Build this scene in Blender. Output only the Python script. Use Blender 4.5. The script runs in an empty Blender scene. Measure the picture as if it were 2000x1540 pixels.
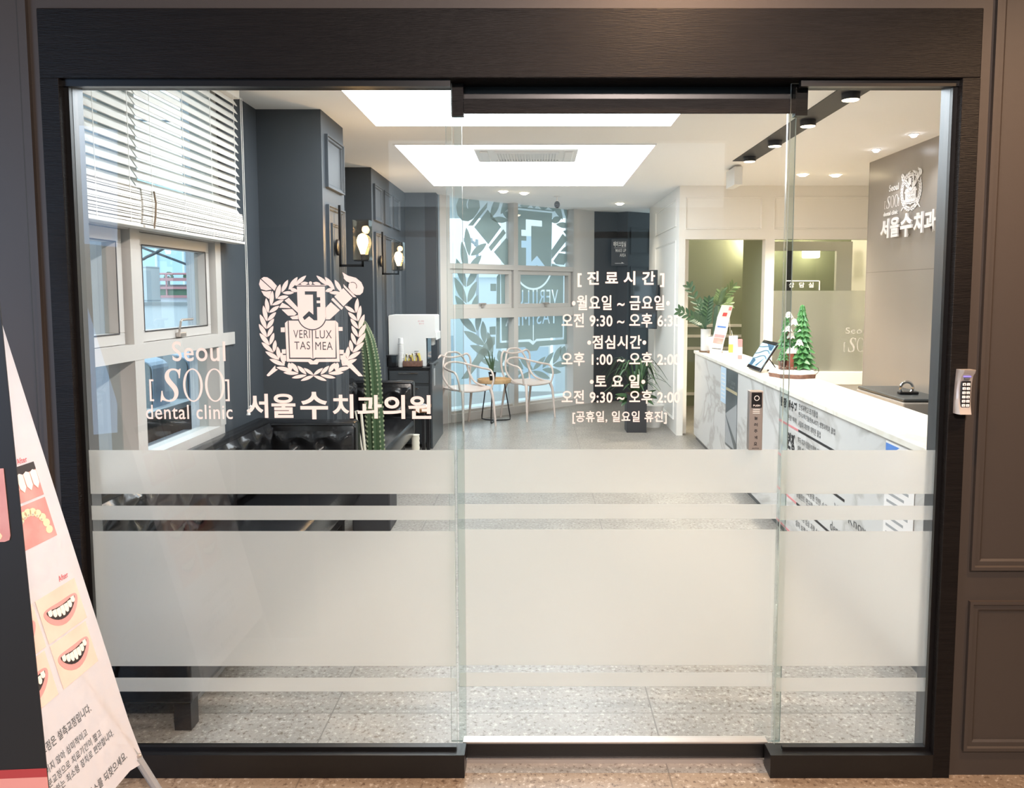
import bpy, bmesh, math, random
from mathutils import Vector, Matrix, Euler
from mathutils.geometry import interpolate_bezier, tessellate_polygon
random.seed(7)
PI = math.pi
sc = bpy.context.scene
C = sc.collection
# ------------------------------------------------------------------ camera
F, CX, CY, HC = 1500., 1050., 694., 1.57        # focal length and principal point in px of the 2000x1540 frame, eye height
PIT = math.atan(.081)
cam_d = bpy.data.cameras.new('camera'); cam = bpy.data.objects.new('camera', cam_d); C.objects.link(cam)
cam.location = (0, 0, HC); cam.rotation_euler = (PI/2 - PIT, 0, 0)
cam_d.sensor_width = 36; cam_d.sensor_fit = 'HORIZONTAL'; cam_d.lens = 36*F/2000
cam_d.shift_x = -(CX-1000)/2000; cam_d.shift_y = (CY-770)/2000
cam_d.clip_start = .05; cam_d.clip_end = 300
sc.camera = cam
# ------------------------------------------------------------------ world
sc.view_settings.view_transform = 'Standard'; sc.view_settings.look = 'None'
sc.view_settings.gamma = 1; sc.view_settings.exposure = 0.55; sc.view_settings.use_curve_mapping = False
w = bpy.data.worlds.new('world'); sc.world = w; w.use_nodes = True
bg = w.node_tree.nodes['Background']; bg.inputs[0].default_value = (.72, .88, 1, 1); bg.inputs[1].default_value = 1.55
# ------------------------------------------------------------------ lights of the place, plus added fill spots
def lamp(name, kind, loc, energy, col, size=.3, size_y=None, target=None, spot=80, blend=.6):
    l = bpy.data.lights.new(name, kind); l.energy = energy; l.color = col
    if kind == 'AREA':
        l.size = size
        if size_y: l.shape = 'RECTANGLE'; l.size_y = size_y
    elif kind == 'SPOT':
        l.spot_size = math.radians(spot); l.spot_blend = blend; l.shadow_soft_size = size
    else: l.shadow_soft_size = size
    o = bpy.data.objects.new(name, l); C.objects.link(o); o.location = loc
    if target is not None:
        o.rotation_euler = (Vector(target)-Vector(loc)).to_track_quat('-Z', 'Y').to_euler()
    return o
WARM = (1, .70, .42)
lamp('corridor_spot', 'SPOT', (.45, 1.9, 2.96), 60, (1, .62, .36), .06, target=(.45, 2.2, 0), spot=120, blend=.9)
lamp('corridor_spot', 'SPOT', (1.9, 1.3, 2.96), 130, (1, .64, .38), .06, target=(1.6, 1.9, .6), spot=120, blend=.9)
lamp('corridor_spot', 'SPOT', (2.3, .3, 2.9), 330, (1, .78, .66), .08, target=(-1.55, 1.9, .6), spot=34, blend=.9)  # fill added out of view, aimed to brighten the white banner
lamp('corridor_spot', 'SPOT', (.6, -.9, 2.96), 430, (1, .82, .74), .08, target=(.0, 2.4, 1.2), spot=110, blend=.9)  # fill added behind the camera to brighten the glass lettering
lamp('corridor_window_light', 'AREA', (-3.2, .2, 1.6), 26, (.42, .64, 1), 1.2, 2.0, target=(-1.4, 2.4, 1.0))
# ------------------------------------------------------------------ materials
MATS = {}
def mat(name, col, rough=.5, metal=0, spec=.5, bump=None, noise=None, emit=None, coat=0, alpha=None):
    """noise=(scale, amount, colour2[, stretch]); bump=(scale, strength[, stretch])"""
    m = bpy.data.materials.new(name); m.use_nodes = True; nt = m.node_tree; b = nt.nodes['Principled BSDF']
    b.inputs['Base Color'].default_value = (*col, 1); b.inputs['Roughness'].default_value = rough
    b.inputs['Metallic'].default_value = metal; b.inputs['Specular IOR Level'].default_value = spec
    b.inputs['Coat Weight'].default_value = coat
    def tex(scale, stretch, detail=6):
        tc = nt.nodes.new('ShaderNodeTexCoord'); mp = nt.nodes.new('ShaderNodeMapping'); n = nt.nodes.new('ShaderNodeTexNoise')
        mp.inputs['Scale'].default_value = stretch; n.inputs['Scale'].default_value = scale; n.inputs['Detail'].default_value = detail
        nt.links.new(tc.outputs['Object'], mp.inputs['Vector']); nt.links.new(mp.outputs[0], n.inputs['Vector']); return n
    if noise:
        n = tex(noise[0], noise[3] if len(noise) > 3 else (1, 1, 1)); r = nt.nodes.new('ShaderNodeValToRGB')
        r.color_ramp.elements[0].position = .5-noise[1]; r.color_ramp.elements[1].position = .5+noise[1]
        r.color_ramp.elements[0].color = (*col, 1); r.color_ramp.elements[1].color = (*noise[2], 1)
        nt.links.new(n.outputs['Fac'], r.inputs[0]); nt.links.new(r.outputs[0], b.inputs['Base Color'])
    if bump:
        n = tex(bump[0], bump[2] if len(bump) > 2 else (1, 1, 1)); bp = nt.nodes.new('ShaderNodeBump')
        bp.inputs['Strength'].default_value = bump[1]; bp.inputs['Distance'].default_value = .01
        nt.links.new(n.outputs['Fac'], bp.inputs['Height']); nt.links.new(bp.outputs[0], b.inputs['Normal'])
    if emit:
        b.inputs['Emission Color'].default_value = (*emit[0], 1); b.inputs['Emission Strength'].default_value = emit[1]
    MATS[name] = m; return m
def glass_mat(name, tint, refl=1.0, rough=0.0):
    m = bpy.data.materials.new(name); m.use_nodes = True; nt = m.node_tree; nt.nodes.clear()
    o = nt.nodes.new('ShaderNodeOutputMaterial'); t = nt.nodes.new('ShaderNodeBsdfTransparent'); g = nt.nodes.new('ShaderNodeBsdfGlossy')
    f = nt.nodes.new('ShaderNodeFresnel'); mx = nt.nodes.new('ShaderNodeMixShader'); mu = nt.nodes.new('ShaderNodeMath')
    t.inputs[0].default_value = (*tint, 1); g.inputs['Roughness'].default_value = rough; f.inputs['IOR'].default_value = 1.5
    mu.operation = 'MULTIPLY'; mu.inputs[1].default_value = refl
    gm = nt.nodes.new('ShaderNodeNewGeometry'); fr = nt.nodes.new('ShaderNodeMath'); fr.operation = 'SUBTRACT'; fr.inputs[0].default_value = 1
    nt.links.new(gm.outputs['Backfacing'], fr.inputs[1]); mv = nt.nodes.new('ShaderNodeMath'); mv.operation = 'MULTIPLY'; mv.use_clamp = True
    nt.links.new(f.outputs[0], mu.inputs[0]); nt.links.new(mu.outputs[0], mv.inputs[0]); nt.links.new(fr.outputs[0], mv.inputs[1]); nt.links.new(mv.outputs[0], mx.inputs[0])
    nt.links.new(t.outputs[0], mx.inputs[1]); nt.links.new(g.outputs[0], mx.inputs[2]); nt.links.new(mx.outputs[0], o.inputs[0])
    MATS[name] = m; return m
def film_mat(name, col, rough, tr, di):
    m = bpy.data.materials.new(name); m.use_nodes = True; nt = m.node_tree; nt.nodes.clear()
    o = nt.nodes.new('ShaderNodeOutputMaterial'); a = nt.nodes.new('ShaderNodeBsdfTranslucent'); d = nt.nodes.new('ShaderNodeBsdfDiffuse')
    r = nt.nodes.new('ShaderNodeBsdfRefraction'); m1 = nt.nodes.new('ShaderNodeMixShader'); m2 = nt.nodes.new('ShaderNodeMixShader')
    for s in (a, d, r): s.inputs[0].default_value = (*col, 1)
    r.inputs['Roughness'].default_value = rough; r.inputs['IOR'].default_value = 1.001 if rough < .0 else 1.25
    m1.inputs[0].default_value = tr; m2.inputs[0].default_value = di
    nt.links.new(r.outputs[0], m1.inputs[1]); nt.links.new(a.outputs[0], m1.inputs[2])
    nt.links.new(m1.outputs[0], m2.inputs[1]); nt.links.new(d.outputs[0], m2.inputs[2]); nt.links.new(m2.outputs[0], o.inputs[0])
    MATS[name] = m; return m
def emit_mat(name, col, s):
    m = bpy.data.materials.new(name); m.use_nodes = True; nt = m.node_tree; nt.nodes.clear()
    o = nt.nodes.new('ShaderNodeOutputMaterial'); e = nt.nodes.new('ShaderNodeEmission'); e.inputs[0].default_value = (*col, 1); e.inputs[1].default_value = s
    nt.links.new(e.outputs[0], o.inputs[0]); MATS[name] = m; return m
def grid_mat(name, col, line, sx, sz, lw=.004, axes=(0, 2), rough=.4, noise=None, offset=(0, 0)):
    m = mat(name, col, rough, noise=noise); nt = m.node_tree; b = nt.nodes['Principled BSDF']
    tc = nt.nodes.new('ShaderNodeTexCoord'); sp = nt.nodes.new('ShaderNodeSeparateXYZ'); nt.links.new(tc.outputs['Object'], sp.inputs[0])
    outs = []
    for ax, s, of in ((axes[0], sx, offset[0]), (axes[1], sz, offset[1])):
        a = nt.nodes.new('ShaderNodeMath'); a.operation = 'ADD'; a.inputs[1].default_value = of
        nt.links.new(sp.outputs[ax], a.inputs[0])
        p = nt.nodes.new('ShaderNodeMath'); p.operation = 'PINGPONG'; p.inputs[1].default_value = s/2
        nt.links.new(a.outputs[0], p.inputs[0])
        l = nt.nodes.new('ShaderNodeMath'); l.operation = 'LESS_THAN'; l.inputs[1].default_value = lw/2
        nt.links.new(p.outputs[0], l.inputs[0]); outs.append(l)
    mx = nt.nodes.new('ShaderNodeMath'); mx.operation = 'MAXIMUM'
    nt.links.new(outs[0].outputs[0], mx.inputs[0]); nt.links.new(outs[1].outputs[0], mx.inputs[1])
    mc = nt.nodes.new('ShaderNodeMixRGB'); mc.inputs[2].default_value = (*line, 1); nt.links.new(mx.outputs[0], mc.inputs[0])
    src = b.inputs['Base Color'].links
    if src: nt.links.new(src[0].from_socket, mc.inputs[1])
    else: mc.inputs[1].default_value = (*col, 1)
    nt.links.new(mc.outputs[0], b.inputs['Base Color']); return m
def terrazzo(name, base, dark, light, tile=.6):
    m = bpy.data.materials.new(name); m.use_nodes = True; nt = m.node_tree; b = nt.nodes['Principled BSDF']; L = nt.links.new
    tc = nt.nodes.new('ShaderNodeTexCoord'); b.inputs['Roughness'].default_value = .32
    def ramp(fac, p0, c0, p1, c1):
        r = nt.nodes.new('ShaderNodeValToRGB'); r.color_ramp.elements[0].position = p0; r.color_ramp.elements[1].position = p1
        r.color_ramp.elements[0].color = (*c0, 1); r.color_ramp.elements[1].color = (*c1, 1); L(fac, r.inputs[0]); return r.outputs[0]
    n1 = nt.nodes.new('ShaderNodeTexNoise'); n1.inputs['Scale'].default_value = 5; n1.inputs['Detail'].default_value = 8; L(tc.outputs['Object'], n1.inputs[0])
    c1 = ramp(n1.outputs['Fac'], .3, [x*.86 for x in base], .7, [min(1, x*1.1) for x in base])
    v = nt.nodes.new('ShaderNodeTexNoise'); v.inputs['Scale'].default_value = 55; v.inputs['Detail'].default_value = 3; v.inputs['Roughness'].default_value = .7; L(tc.outputs['Object'], v.inputs[0])
    m1 = nt.nodes.new('ShaderNodeMixRGB'); L(ramp(v.outputs['Fac'], .36, (1, 1, 1), .44, (0, 0, 0)), m1.inputs[0]); L(c1, m1.inputs[1]); m1.inputs[2].default_value = (*dark, 1)
    m2 = nt.nodes.new('ShaderNodeMixRGB'); L(ramp(v.outputs['Fac'], .57, (0, 0, 0), .64, (1, 1, 1)), m2.inputs[0]); L(m1.outputs[0], m2.inputs[1]); m2.inputs[2].default_value = (*light, 1)
    sp = nt.nodes.new('ShaderNodeSeparateXYZ'); L(tc.outputs['Object'], sp.inputs[0]); ls = []
    for ax, of in ((0, -.43), (1, -.36)):
        a = nt.nodes.new('ShaderNodeMath'); a.operation = 'ADD'; a.inputs[1].default_value = of; L(sp.outputs[ax], a.inputs[0])
        p = nt.nodes.new('ShaderNodeMath'); p.operation = 'PINGPONG'; p.inputs[1].default_value = tile; L(a.outputs[0], p.inputs[0])
        l = nt.nodes.new('ShaderNodeMath'); l.operation = 'LESS_THAN'; l.inputs[1].default_value = .0026; L(p.outputs[0], l.inputs[0]); ls.append(l)
    mx = nt.nodes.new('ShaderNodeMath'); mx.operation = 'MAXIMUM'; L(ls[0].outputs[0], mx.inputs[0]); L(ls[1].outputs[0], mx.inputs[1])
    m3 = nt.nodes.new('ShaderNodeMixRGB'); L(mx.outputs[0], m3.inputs[0]); L(m2.outputs[0], m3.inputs[1]); m3.inputs[2].default_value = (*[x*.6 for x in base], 1)
    L(m3.outputs[0], b.inputs['Base Color']); MATS[name] = m; return m
def marble(name, base, vein, scale=1.6, stretch=(1, 1, 1), rough=.25):
    m = mat(name, base, rough); nt = m.node_tree; b = nt.nodes['Principled BSDF']; L = nt.links.new
    tc = nt.nodes.new('ShaderNodeTexCoord'); mp = nt.nodes.new('ShaderNodeMapping'); mp.inputs['Scale'].default_value = stretch; mp.inputs['Rotation'].default_value = (.5, .2, .3)
    n = nt.nodes.new('ShaderNodeTexNoise'); n.inputs['Scale'].default_value = scale; n.inputs['Detail'].default_value = 7; n.inputs['Distortion'].default_value = 1.2
    L(tc.outputs['Object'], mp.inputs[0]); L(mp.outputs[0], n.inputs[0])
    r = nt.nodes.new('ShaderNodeValToRGB'); e = r.color_ramp.elements
    e[0].position = .47; e[0].color = (*base, 1); e[1].position = .545; e[1].color = (*base, 1)
    k = e.new(.50); k.color = (*vein, 1); L(n.outputs['Fac'], r.inputs[0]); L(r.outputs[0], b.inputs['Base Color']); return m

mat('frame_wood', (.0062, .0050, .0046), .42, spec=.16, bump=(30, .25, (1, 1, 14)), noise=(9, .2, (.0105, .0085, .0075), (1, 1, 22)))
mat('frame_black', (.005, .0045, .0045), .35)
mat('jamb_steel', (.16, .165, .17), .35, metal=.6)
mat('corridor_wall', (.050, .038, .030), .55, bump=(40, .05))
mat('corridor_plain', (.16, .13, .11), .8)
terrazzo('floor_stone', (.285, .262, .232), (.125, .10, .078), (.46, .43, .385)); terrazzo('floor_corridor', (.30, .225, .155), (.13, .085, .055), (.50, .42, .33))  # floor_corridor: part of the corridor's warm light is put into its colour
mat('ceiling_white', (.90, .885, .86), .8)
mat('slate_paint', (.052, .062, .072), .55, noise=(3, .25, (.064, .072, .082)))
mat('slate_mold', (.085, .092, .10), .45)
mat('taupe_panel', (.125, .12, .115), .5)
mat('white_paint', (.87, .84, .79), .55)
mat('white_frame', (.54, .515, .485), .4)
mat('green_paint', (.27, .30, .20), .7)
mat('tile_greige', (.36, .315, .265), .35, noise=(1.5, .3, (.44, .39, .335), (1, 1, .35)))
mat('dark_panel', (.030, .031, .036), .5)
mat('leather', (.010, .010, .011), .22, spec=.6, bump=(60, .08))
mat('black_metal', (.012, .012, .014), .35, metal=.3)
mat('cabinet_dark', (.045, .052, .058), .35)
mat('chrome', (.7, .7, .7), .15, metal=1)
mat('brushed', (.52, .47, .43), .35, metal=.7)
mat('silver_plastic', (.55, .50, .46), .35, metal=.4)
mat('vinyl_pink', (.92, .80, .78), .6)
film_mat('vinyl_olive', (.42, .46, .42), .3, .6, .5)
mat('blind_slat', (.82, .79, .74), .5)
mat('cord', (.78, .75, .70), .6)
mat('ladder_cord', (.22, .16, .11), .8)
mat('chair_plastic', (.62, .53, .48), .35)
mat('wood_light', (.55, .36, .18), .45, noise=(8, .2, (.64, .44, .24), (1, 8, 1)))
mat('wood_brown', (.25, .13, .06), .5)
mat('white_plastic', (.80, .79, .77), .35)
mat('grey_plastic', (.35, .36, .37), .4)
mat('paper', (.85, .82, .80), .7)
mat('cream', (.75, .70, .58), .5)
mat('cactus_green', (.045, .085, .035), .6)
mat('cactus_rib', (.30, .33, .20), .7)
mat('leaf_green', (.045, .10, .04), .4)
mat('leaf_pale', (.13, .20, .08), .45)
mat('soil', (.06, .035, .02), .9)
mat('tree_green', (.06, .22, .06), .25, noise=(30, .2, (.16, .38, .16)))
mat('snow', (.86, .84, .80), .6)
mat('toy_brown', (.13, .06, .04), .5, noise=(40, .2, (.26, .13, .09)))
mat('brick_red', (.33, .09, .06), .7)
mat('ink', (.02, .02, .022), .6)
mat('ink_grey', (.10, .10, .10), .6)
mat('red', (.62, .08, .08), .5)
mat('rose', (.70, .26, .27), .5)
mat('yellow', (.75, .58, .10), .5)
mat('blue_card', (.10, .25, .65), .5)
mat('poster_blue', (.52, .66, .80), .4)
mat('poster_dark', (.055, .065, .07), .3, noise=(3, .15, (.12, .14, .15)))
mat('poster_gold', (.42, .36, .22), .4)
mat('banner_white', (.92, .87, .85), .6, bump=(4, .35, (1, 1, .4)))
mat('banner_black', (.018, .017, .016), .5)
mat('banner_red', (.42, .05, .05), .5)
mat('banner_salmon', (.75, .30, .25), .5)
mat('skin', (.74, .50, .40), .6, noise=(9, .25, (.82, .60, .50)))
mat('lip', (.62, .28, .26), .4, noise=(14, .25, (.68, .33, .31)))
mat('gum', (.55, .22, .20), .4, noise=(14, .25, (.66, .34, .31)))
mat('tooth', (.86, .80, .70), .3)
mat('tooth_ivory', (.80, .66, .42), .3)
mat('mouth_dark', (.03, .02, .02), .5)
mat('screen', (.02, .02, .022), .08, spec=.8)
mat('tablet_glass', (.42, .62, .78), .10, spec=.8, emit=((.45, .68, .85), .35))
mat('tablet_line', (.03, .10, .18), .3)
mat('printer_grey', (.30, .28, .26), .4)
mat('ext_tile_plain', (.84, .90, .93), .5)
grid_mat('ext_tile', (.84, .89, .92), (.50, .58, .64), .75, .30, .012, (0, 2), .5)
mat('ext_reveal', (.80, .85, .92), .6)
mat('ext_dark', (.12, .125, .12), .7, noise=(3, .2, (.17, .17, .16)))
mat('ext_green', (.16, .30, .20), .6)
mat('ext_rose', (.62, .30, .32), .6)
mat('ext_grey', (.40, .42, .43), .7)
mat('ext_blue', (.56, .78, .92), .35, bump=(16, .2))
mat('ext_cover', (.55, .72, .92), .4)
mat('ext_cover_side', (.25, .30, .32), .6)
mat('ext_road', (.60, .66, .70), .8)
mat('ext_wall_a', (.78, .82, .84), .7); mat('ext_wall_b', (.66, .71, .75), .7); mat('ext_wall_c', (.80, .77, .72), .7)
mat('ext_window', (.46, .53, .58), .3)
mat('ext_cable', (.08, .10, .12), .6)
grid_mat('ext_wall_grid', (.60, .64, .66), (.22, .28, .33), 1.1, 1.0, .32, (0, 2), .6)
grid_mat('tile_wall_grid', (.27, .238, .208), (.19, .165, .14), 1.2, 1.05, .006, (1, 2), .28, noise=(1.2, .3, (.335, .298, .262), (1, 1, .3)), offset=(.3, .35))
marble('marble_white', (.66, .65, .635), (.50, .48, .455), .75, (1, .8, 1.6))
marble('marble_top', (.86, .82, .74), (.80, .74, .64), 1.5)
glass_mat('glass_clear', (.975, .99, .985), 1.25)
glass_mat('glass_window', (.95, .98, .985), 1.3)
glass_mat('lamp_glass', (.90, .85, .78), 1.2, .05)
film_mat('glass_edge', (.80, .90, .86), .1, .45, .2)
glass_mat('seal_clear', (.88, .92, .91), 2.0, .25)
film_mat('frost_film', (1.0, .985, .955), .45, .18, .14)
film_mat('frost_light', (.93, .93, .90), .35, .15, .10)
emit_mat('panel_light', (.89, .945, 1), 6.2)
emit_mat('downlight_warm', (1, .80, .52), 22)
emit_mat('downlight_cool', (.92, .92, 1), 14)
emit_mat('bulb', (1, .70, .34), 38)
emit_mat('bulb_soft', (1, .82, .55), 9)
emit_mat('led_purple', (.35, .25, 1), 1.2)

# ------------------------------------------------------------------ camera-ray helper: where a pixel of the photo meets a known plane of the place
cP, sP = math.cos(PIT), math.sin(PIT)
def ray(px, py):
    a = (px-CX)/F; b = -(py-CY)/F
    return Vector((a, cP+b*sP, -sP+b*cP))
EYE = Vector((0, 0, HC))
def PY(px, py, y): r = ray(px, py); return EYE+r*(y/r.y)
def PZ(px, py, z): r = ray(px, py); return EYE+r*((z-HC)/r.z)
def PX(px, py, x): r = ray(px, py); return EYE+r*(x/r.x)

# ------------------------------------------------------------------ mesh helpers
def nb(): return bmesh.new()
def box(bm, x0, x1, y0, y1, z0, z1, bev=0, M=None):
    vs = [bm.verts.new(Vector(p) if M is None else M @ Vector(p)) for p in
          ((x0, y0, z0), (x1, y0, z0), (x1, y1, z0), (x0, y1, z0), (x0, y0, z1), (x1, y0, z1), (x1, y1, z1), (x0, y1, z1))]
    fs = [bm.faces.new([vs[i] for i in q]) for q in ((0, 3, 2, 1), (4, 5, 6, 7), (0, 1, 5, 4), (1, 2, 6, 5), (2, 3, 7, 6), (3, 0, 4, 7))]
    if bev:
        es = list({e for f in fs for e in f.edges})
        bmesh.ops.bevel(bm, geom=es, offset=bev, segments=2, affect='EDGES', profile=.5)
    return bm
def bx(*a, **k): return box(nb(), *a, **k)
def tube(bm, pts, r, n=8, caps=True, closed=False):
    pts = [Vector(p) for p in pts]; N = len(pts); rings = []
    rs = r if isinstance(r, (list, tuple)) else [r]*N
    up = None
    for i, p in enumerate(pts):
        if closed: t = pts[(i+1) % N]-pts[i-1]
        else: t = pts[min(i+1, N-1)]-pts[max(i-1, 0)]
        if t.length < 1e-9: t = Vector((0, 0, 1))
        t.normalize()
        if up is None:
            up = Vector((0, 0, 1)) if abs(t.z) < .9 else Vector((1, 0, 0))
        s = t.cross(up)
        if s.length < 1e-6: s = t.orthogonal()
        s.normalize(); up = s.cross(t).normalized()
        rings.append([bm.verts.new(p+(s*math.cos(2*PI*k/n)+up*math.sin(2*PI*k/n))*rs[i]) for k in range(n)])
    for i in range(N if closed else N-1):
        a, b = rings[i], rings[(i+1) % N]
        for k in range(n): bm.faces.new((a[k], a[(k+1) % n], b[(k+1) % n], b[k]))
    if caps and not closed:
        bm.faces.new(rings[0][::-1]); bm.faces.new(rings[-1])
    return bm
def lathe(bm, prof, c=(0, 0, 0), n=24, cap=True):
    c = Vector(c); rings = []
    for r, z in prof: rings.append([bm.verts.new(c+Vector((r*math.cos(2*PI*k/n), r*math.sin(2*PI*k/n), z))) for k in range(n)])
    for a, b in zip(rings, rings[1:]):
        for k in range(n): bm.faces.new((a[k], a[(k+1) % n], b[(k+1) % n], b[k]))
    if cap: bm.faces.new(rings[0][::-1]); bm.faces.new(rings[-1])
    return bm
def ball(bm, c, r, sx=1, sy=1, sz=1, seg=14):
    bmesh.ops.create_uvsphere(bm, u_segments=seg, v_segments=max(6, seg//2), radius=r, matrix=Matrix.Translation(c) @ Matrix.Diagonal((sx, sy, sz, 1))); return bm
def smooth_path(pts, n=8):
    P = [Vector(p) for p in pts]; out = []
    for i in range(len(P)-1):
        p0 = P[max(i-1, 0)]; p1 = P[i]; p2 = P[i+1]; p3 = P[min(i+2, len(P)-1)]
        for k in range(n):
            t = k/n
            out.append(.5*((2*p1)+(p2-p0)*t+(2*p0-5*p1+4*p2-p3)*t*t+(-p0+3*p1-3*p2+p3)*t**3))
    out.append(P[-1]); return out
def prism(bm, poly, M, d):
    """poly in the local xy of M, given thickness d along local z (both sides closed)"""
    a = [bm.verts.new(M @ Vector((x, y, 0))) for x, y in poly]; b = [bm.verts.new(M @ Vector((x, y, d))) for x, y in poly]
    bm.faces.new(a[::-1]); bm.faces.new(b); n = len(poly)
    for i in range(n): bm.faces.new((a[i], a[(i+1) % n], b[(i+1) % n], b[i]))
    return bm
def leaf(bm, base, tip, w, up=(0, 0, 1), fold=.15, n=6, droop=0):
    base = Vector(base); tip = Vector(tip); d = tip-base; s = d.cross(Vector(up))
    if s.length < 1e-6: s = d.orthogonal()
    s.normalize(); nn = s.cross(d).normalized(); prev = None
    for i in range(n+1):
        t = i/n; wd = w*math.sin(PI*min(1, t*.94+.03))**.75
        c = base+d*t+nn*droop*math.sin(PI*t)*d.length
        cur = [bm.verts.new(c-s*wd+nn*fold*wd), bm.verts.new(c), bm.verts.new(c+s*wd+nn*fold*wd)]
        if prev:
            bm.faces.new((prev[0], prev[1], cur[1], cur[0])); bm.faces.new((prev[1], prev[2], cur[2], cur[1]))
        prev = cur
    return bm
ROOTM = {}
def tag(o, label=None, cat=None, group=None, kind=None):
    if label: o['label'] = label
    if cat: o['category'] = cat
    if group: o['group'] = group
    if kind: o['kind'] = kind
    return o
def obj(name, bm, m, parent=None, smooth=False, label=None):
    """links bm as ONE mesh object; bm is in world coordinates, or in the coordinates of a thing made at the origin"""
    if m is None: ms = []
    else: ms = m if isinstance(m, (list, tuple)) else [m]
    if isinstance(bm, bmesh.types.BMesh):
        me = bpy.data.meshes.new(name); bmesh.ops.recalc_face_normals(bm, faces=bm.faces); bm.to_mesh(me); bm.free()
    else: me = bm
    for k in ms: me.materials.append(MATS[k])
    if smooth:
        for p in me.polygons: p.use_smooth = True
        try: me.set_sharp_from_angle(angle=math.radians(40))
        except Exception: pass
    o = bpy.data.objects.new(name, me); C.objects.link(o)
    if parent is not None:
        M = ROOTM.get(parent.name, Matrix.Identity(4)); me.transform(M.inverted()); o.parent = parent
        ROOTM[o.name] = M
    if label: o['label'] = label
    return o
def thing(name, label, cat, loc=(0, 0, 0), rz=0, group=None, kind=None):
    o = bpy.data.objects.new(name, None); C.objects.link(o); o.location = loc; o.rotation_euler = (0, 0, rz); o.empty_display_size = .05
    ROOTM[o.name] = Matrix.Translation(loc) @ Matrix.Rotation(rz, 4, 'Z')
    return tag(o, label, cat, group, kind)
def struct(name, bm, m, label=None, cat=None, parent=None, smooth=False):
    o = obj(name, bm, m, parent, smooth)
    if parent is None: tag(o, label, cat, None, 'structure')
    return o
def dup(root, loc, rz, label=None, group=None):
    def cp(o, par):
        c = o.copy(); C.objects.link(c); c.parent = par
        for ch in o.children: cp(ch, c)
        return c
    r = cp(root, None); r.location = loc; r.rotation_euler = (0, 0, rz)
    if label: r['label'] = label
    if group: r['group'] = group
    return r
def frameM(o, right, up):
    r = Vector(right).normalized(); u = Vector(up).normalized(); n = r.cross(u)
    M = Matrix((r, u, n)).transposed().to_4x4(); M.translation = Vector(o); return M
# ------------------------------------------------------------------ lettering
TXO = None
def glyph_splines(s, bold=0.0, res=6):
    global TXO
    if TXO is None:
        TXO = bpy.data.objects.new('lettering_source', bpy.data.curves.new('lettering_source', 'FONT')); C.objects.link(TXO)
    TXO.data.body = s; TXO.data.offset = 0; TXO.data.space_character = 1.08
    dg = bpy.context.evaluated_depsgraph_get(); dg.update()
    cu = TXO.evaluated_get(dg).to_curve(dg); out = []
    for sp in cu.splines:
        bp = sp.bezier_points; pts = []
        for i in range(len(bp)):
            a, b = bp[i], bp[(i+1) % len(bp)]
            seg = interpolate_bezier(a.co, a.handle_right, b.handle_left, b.co, res)
            if (a.handle_right-a.co).length < 1e-6 and (b.handle_left-b.co).length < 1e-6: seg = [a.co, b.co]
            pts += [(p.x, p.y) for p in seg[:-1]]
        out.append(pts)
    TXO.to_curve_clear(); return out
def fill2d(splines, bold=0.0, extrude=0.0):
    cu = bpy.data.curves.new('fill', 'CURVE'); cu.dimensions = '2D'; cu.fill_mode = 'BOTH'; cu.offset = bold; cu.extrude = extrude
    for pts in splines:
        q = []
        for p in pts:
            if not q or (abs(p[0]-q[-1][0])+abs(p[1]-q[-1][1])) > 1e-6: q.append(p)
        if len(q) < 3: continue
        sp = cu.splines.new('POLY'); sp.points.add(len(q)-1); sp.use_cyclic_u = True
        for i, p in enumerate(q): sp.points[i].co = (p[0], p[1], 0, 1)
    o = bpy.data.objects.new('fill', cu); C.objects.link(o)
    dg = bpy.context.evaluated_depsgraph_get(); dg.update()
    me = bpy.data.meshes.new_from_object(o.evaluated_get(dg)); bpy.data.objects.remove(o); bpy.data.curves.remove(cu)
    me.materials.clear(); bm = nb(); bm.from_mesh(me); bpy.data.meshes.remove(me); return bm
def bbox(sp):
    xs = [p[0] for s in sp for p in s]; ys = [p[1] for s in sp for p in s]; return min(xs), max(xs), min(ys), max(ys)
def append(bm, src, M):
    n = len(bm.verts); mp = [bm.verts.new(M @ v.co) for v in src.verts]
    src.verts.index_update()
    for f in src.faces:
        try: bm.faces.new([mp[v.index] for v in f.verts])
        except ValueError: pass
    src.free(); return bm
def text(bm, s, M, x0, x1, y0, y1, bold=.02, extrude=0.0, keep=False):
    """lettering s fitted to the rectangle x0..x1, y0..y1 of the local plane M"""
    glyph_splines('I'); t_ = TXO.data; t_.body = s; t_.offset = bold; t_.extrude = 0; t_.resolution_u = 5
    dg = bpy.context.evaluated_depsgraph_get(); dg.update(); me = bpy.data.meshes.new_from_object(TXO.evaluated_get(dg))
    f = nb(); f.from_mesh(me); bpy.data.meshes.remove(me)
    a = min(v.co.x for v in f.verts); b = max(v.co.x for v in f.verts); c = min(v.co.y for v in f.verts); d = max(v.co.y for v in f.verts)
    sx = (x1-x0)/(b-a); sy = (y1-y0)/(d-c)
    if extrude: 
        g = bmesh.ops.extrude_face_region(f, geom=f.faces[:])
        for v in [q for q in g['geom'] if isinstance(q, bmesh.types.BMVert)]: v.co.z += extrude
    for v in f.verts: v.co = Vector((x0+(v.co.x-a)*sx, y0+(v.co.y-c)*sy, v.co.z))
    return append(bm, f, M)
def rect(bm, M, x0, x1, y0, y1, d=.0015): return prism(bm, [(x0, y0), (x1, y0), (x1, y1), (x0, y1)], M, d)

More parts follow.
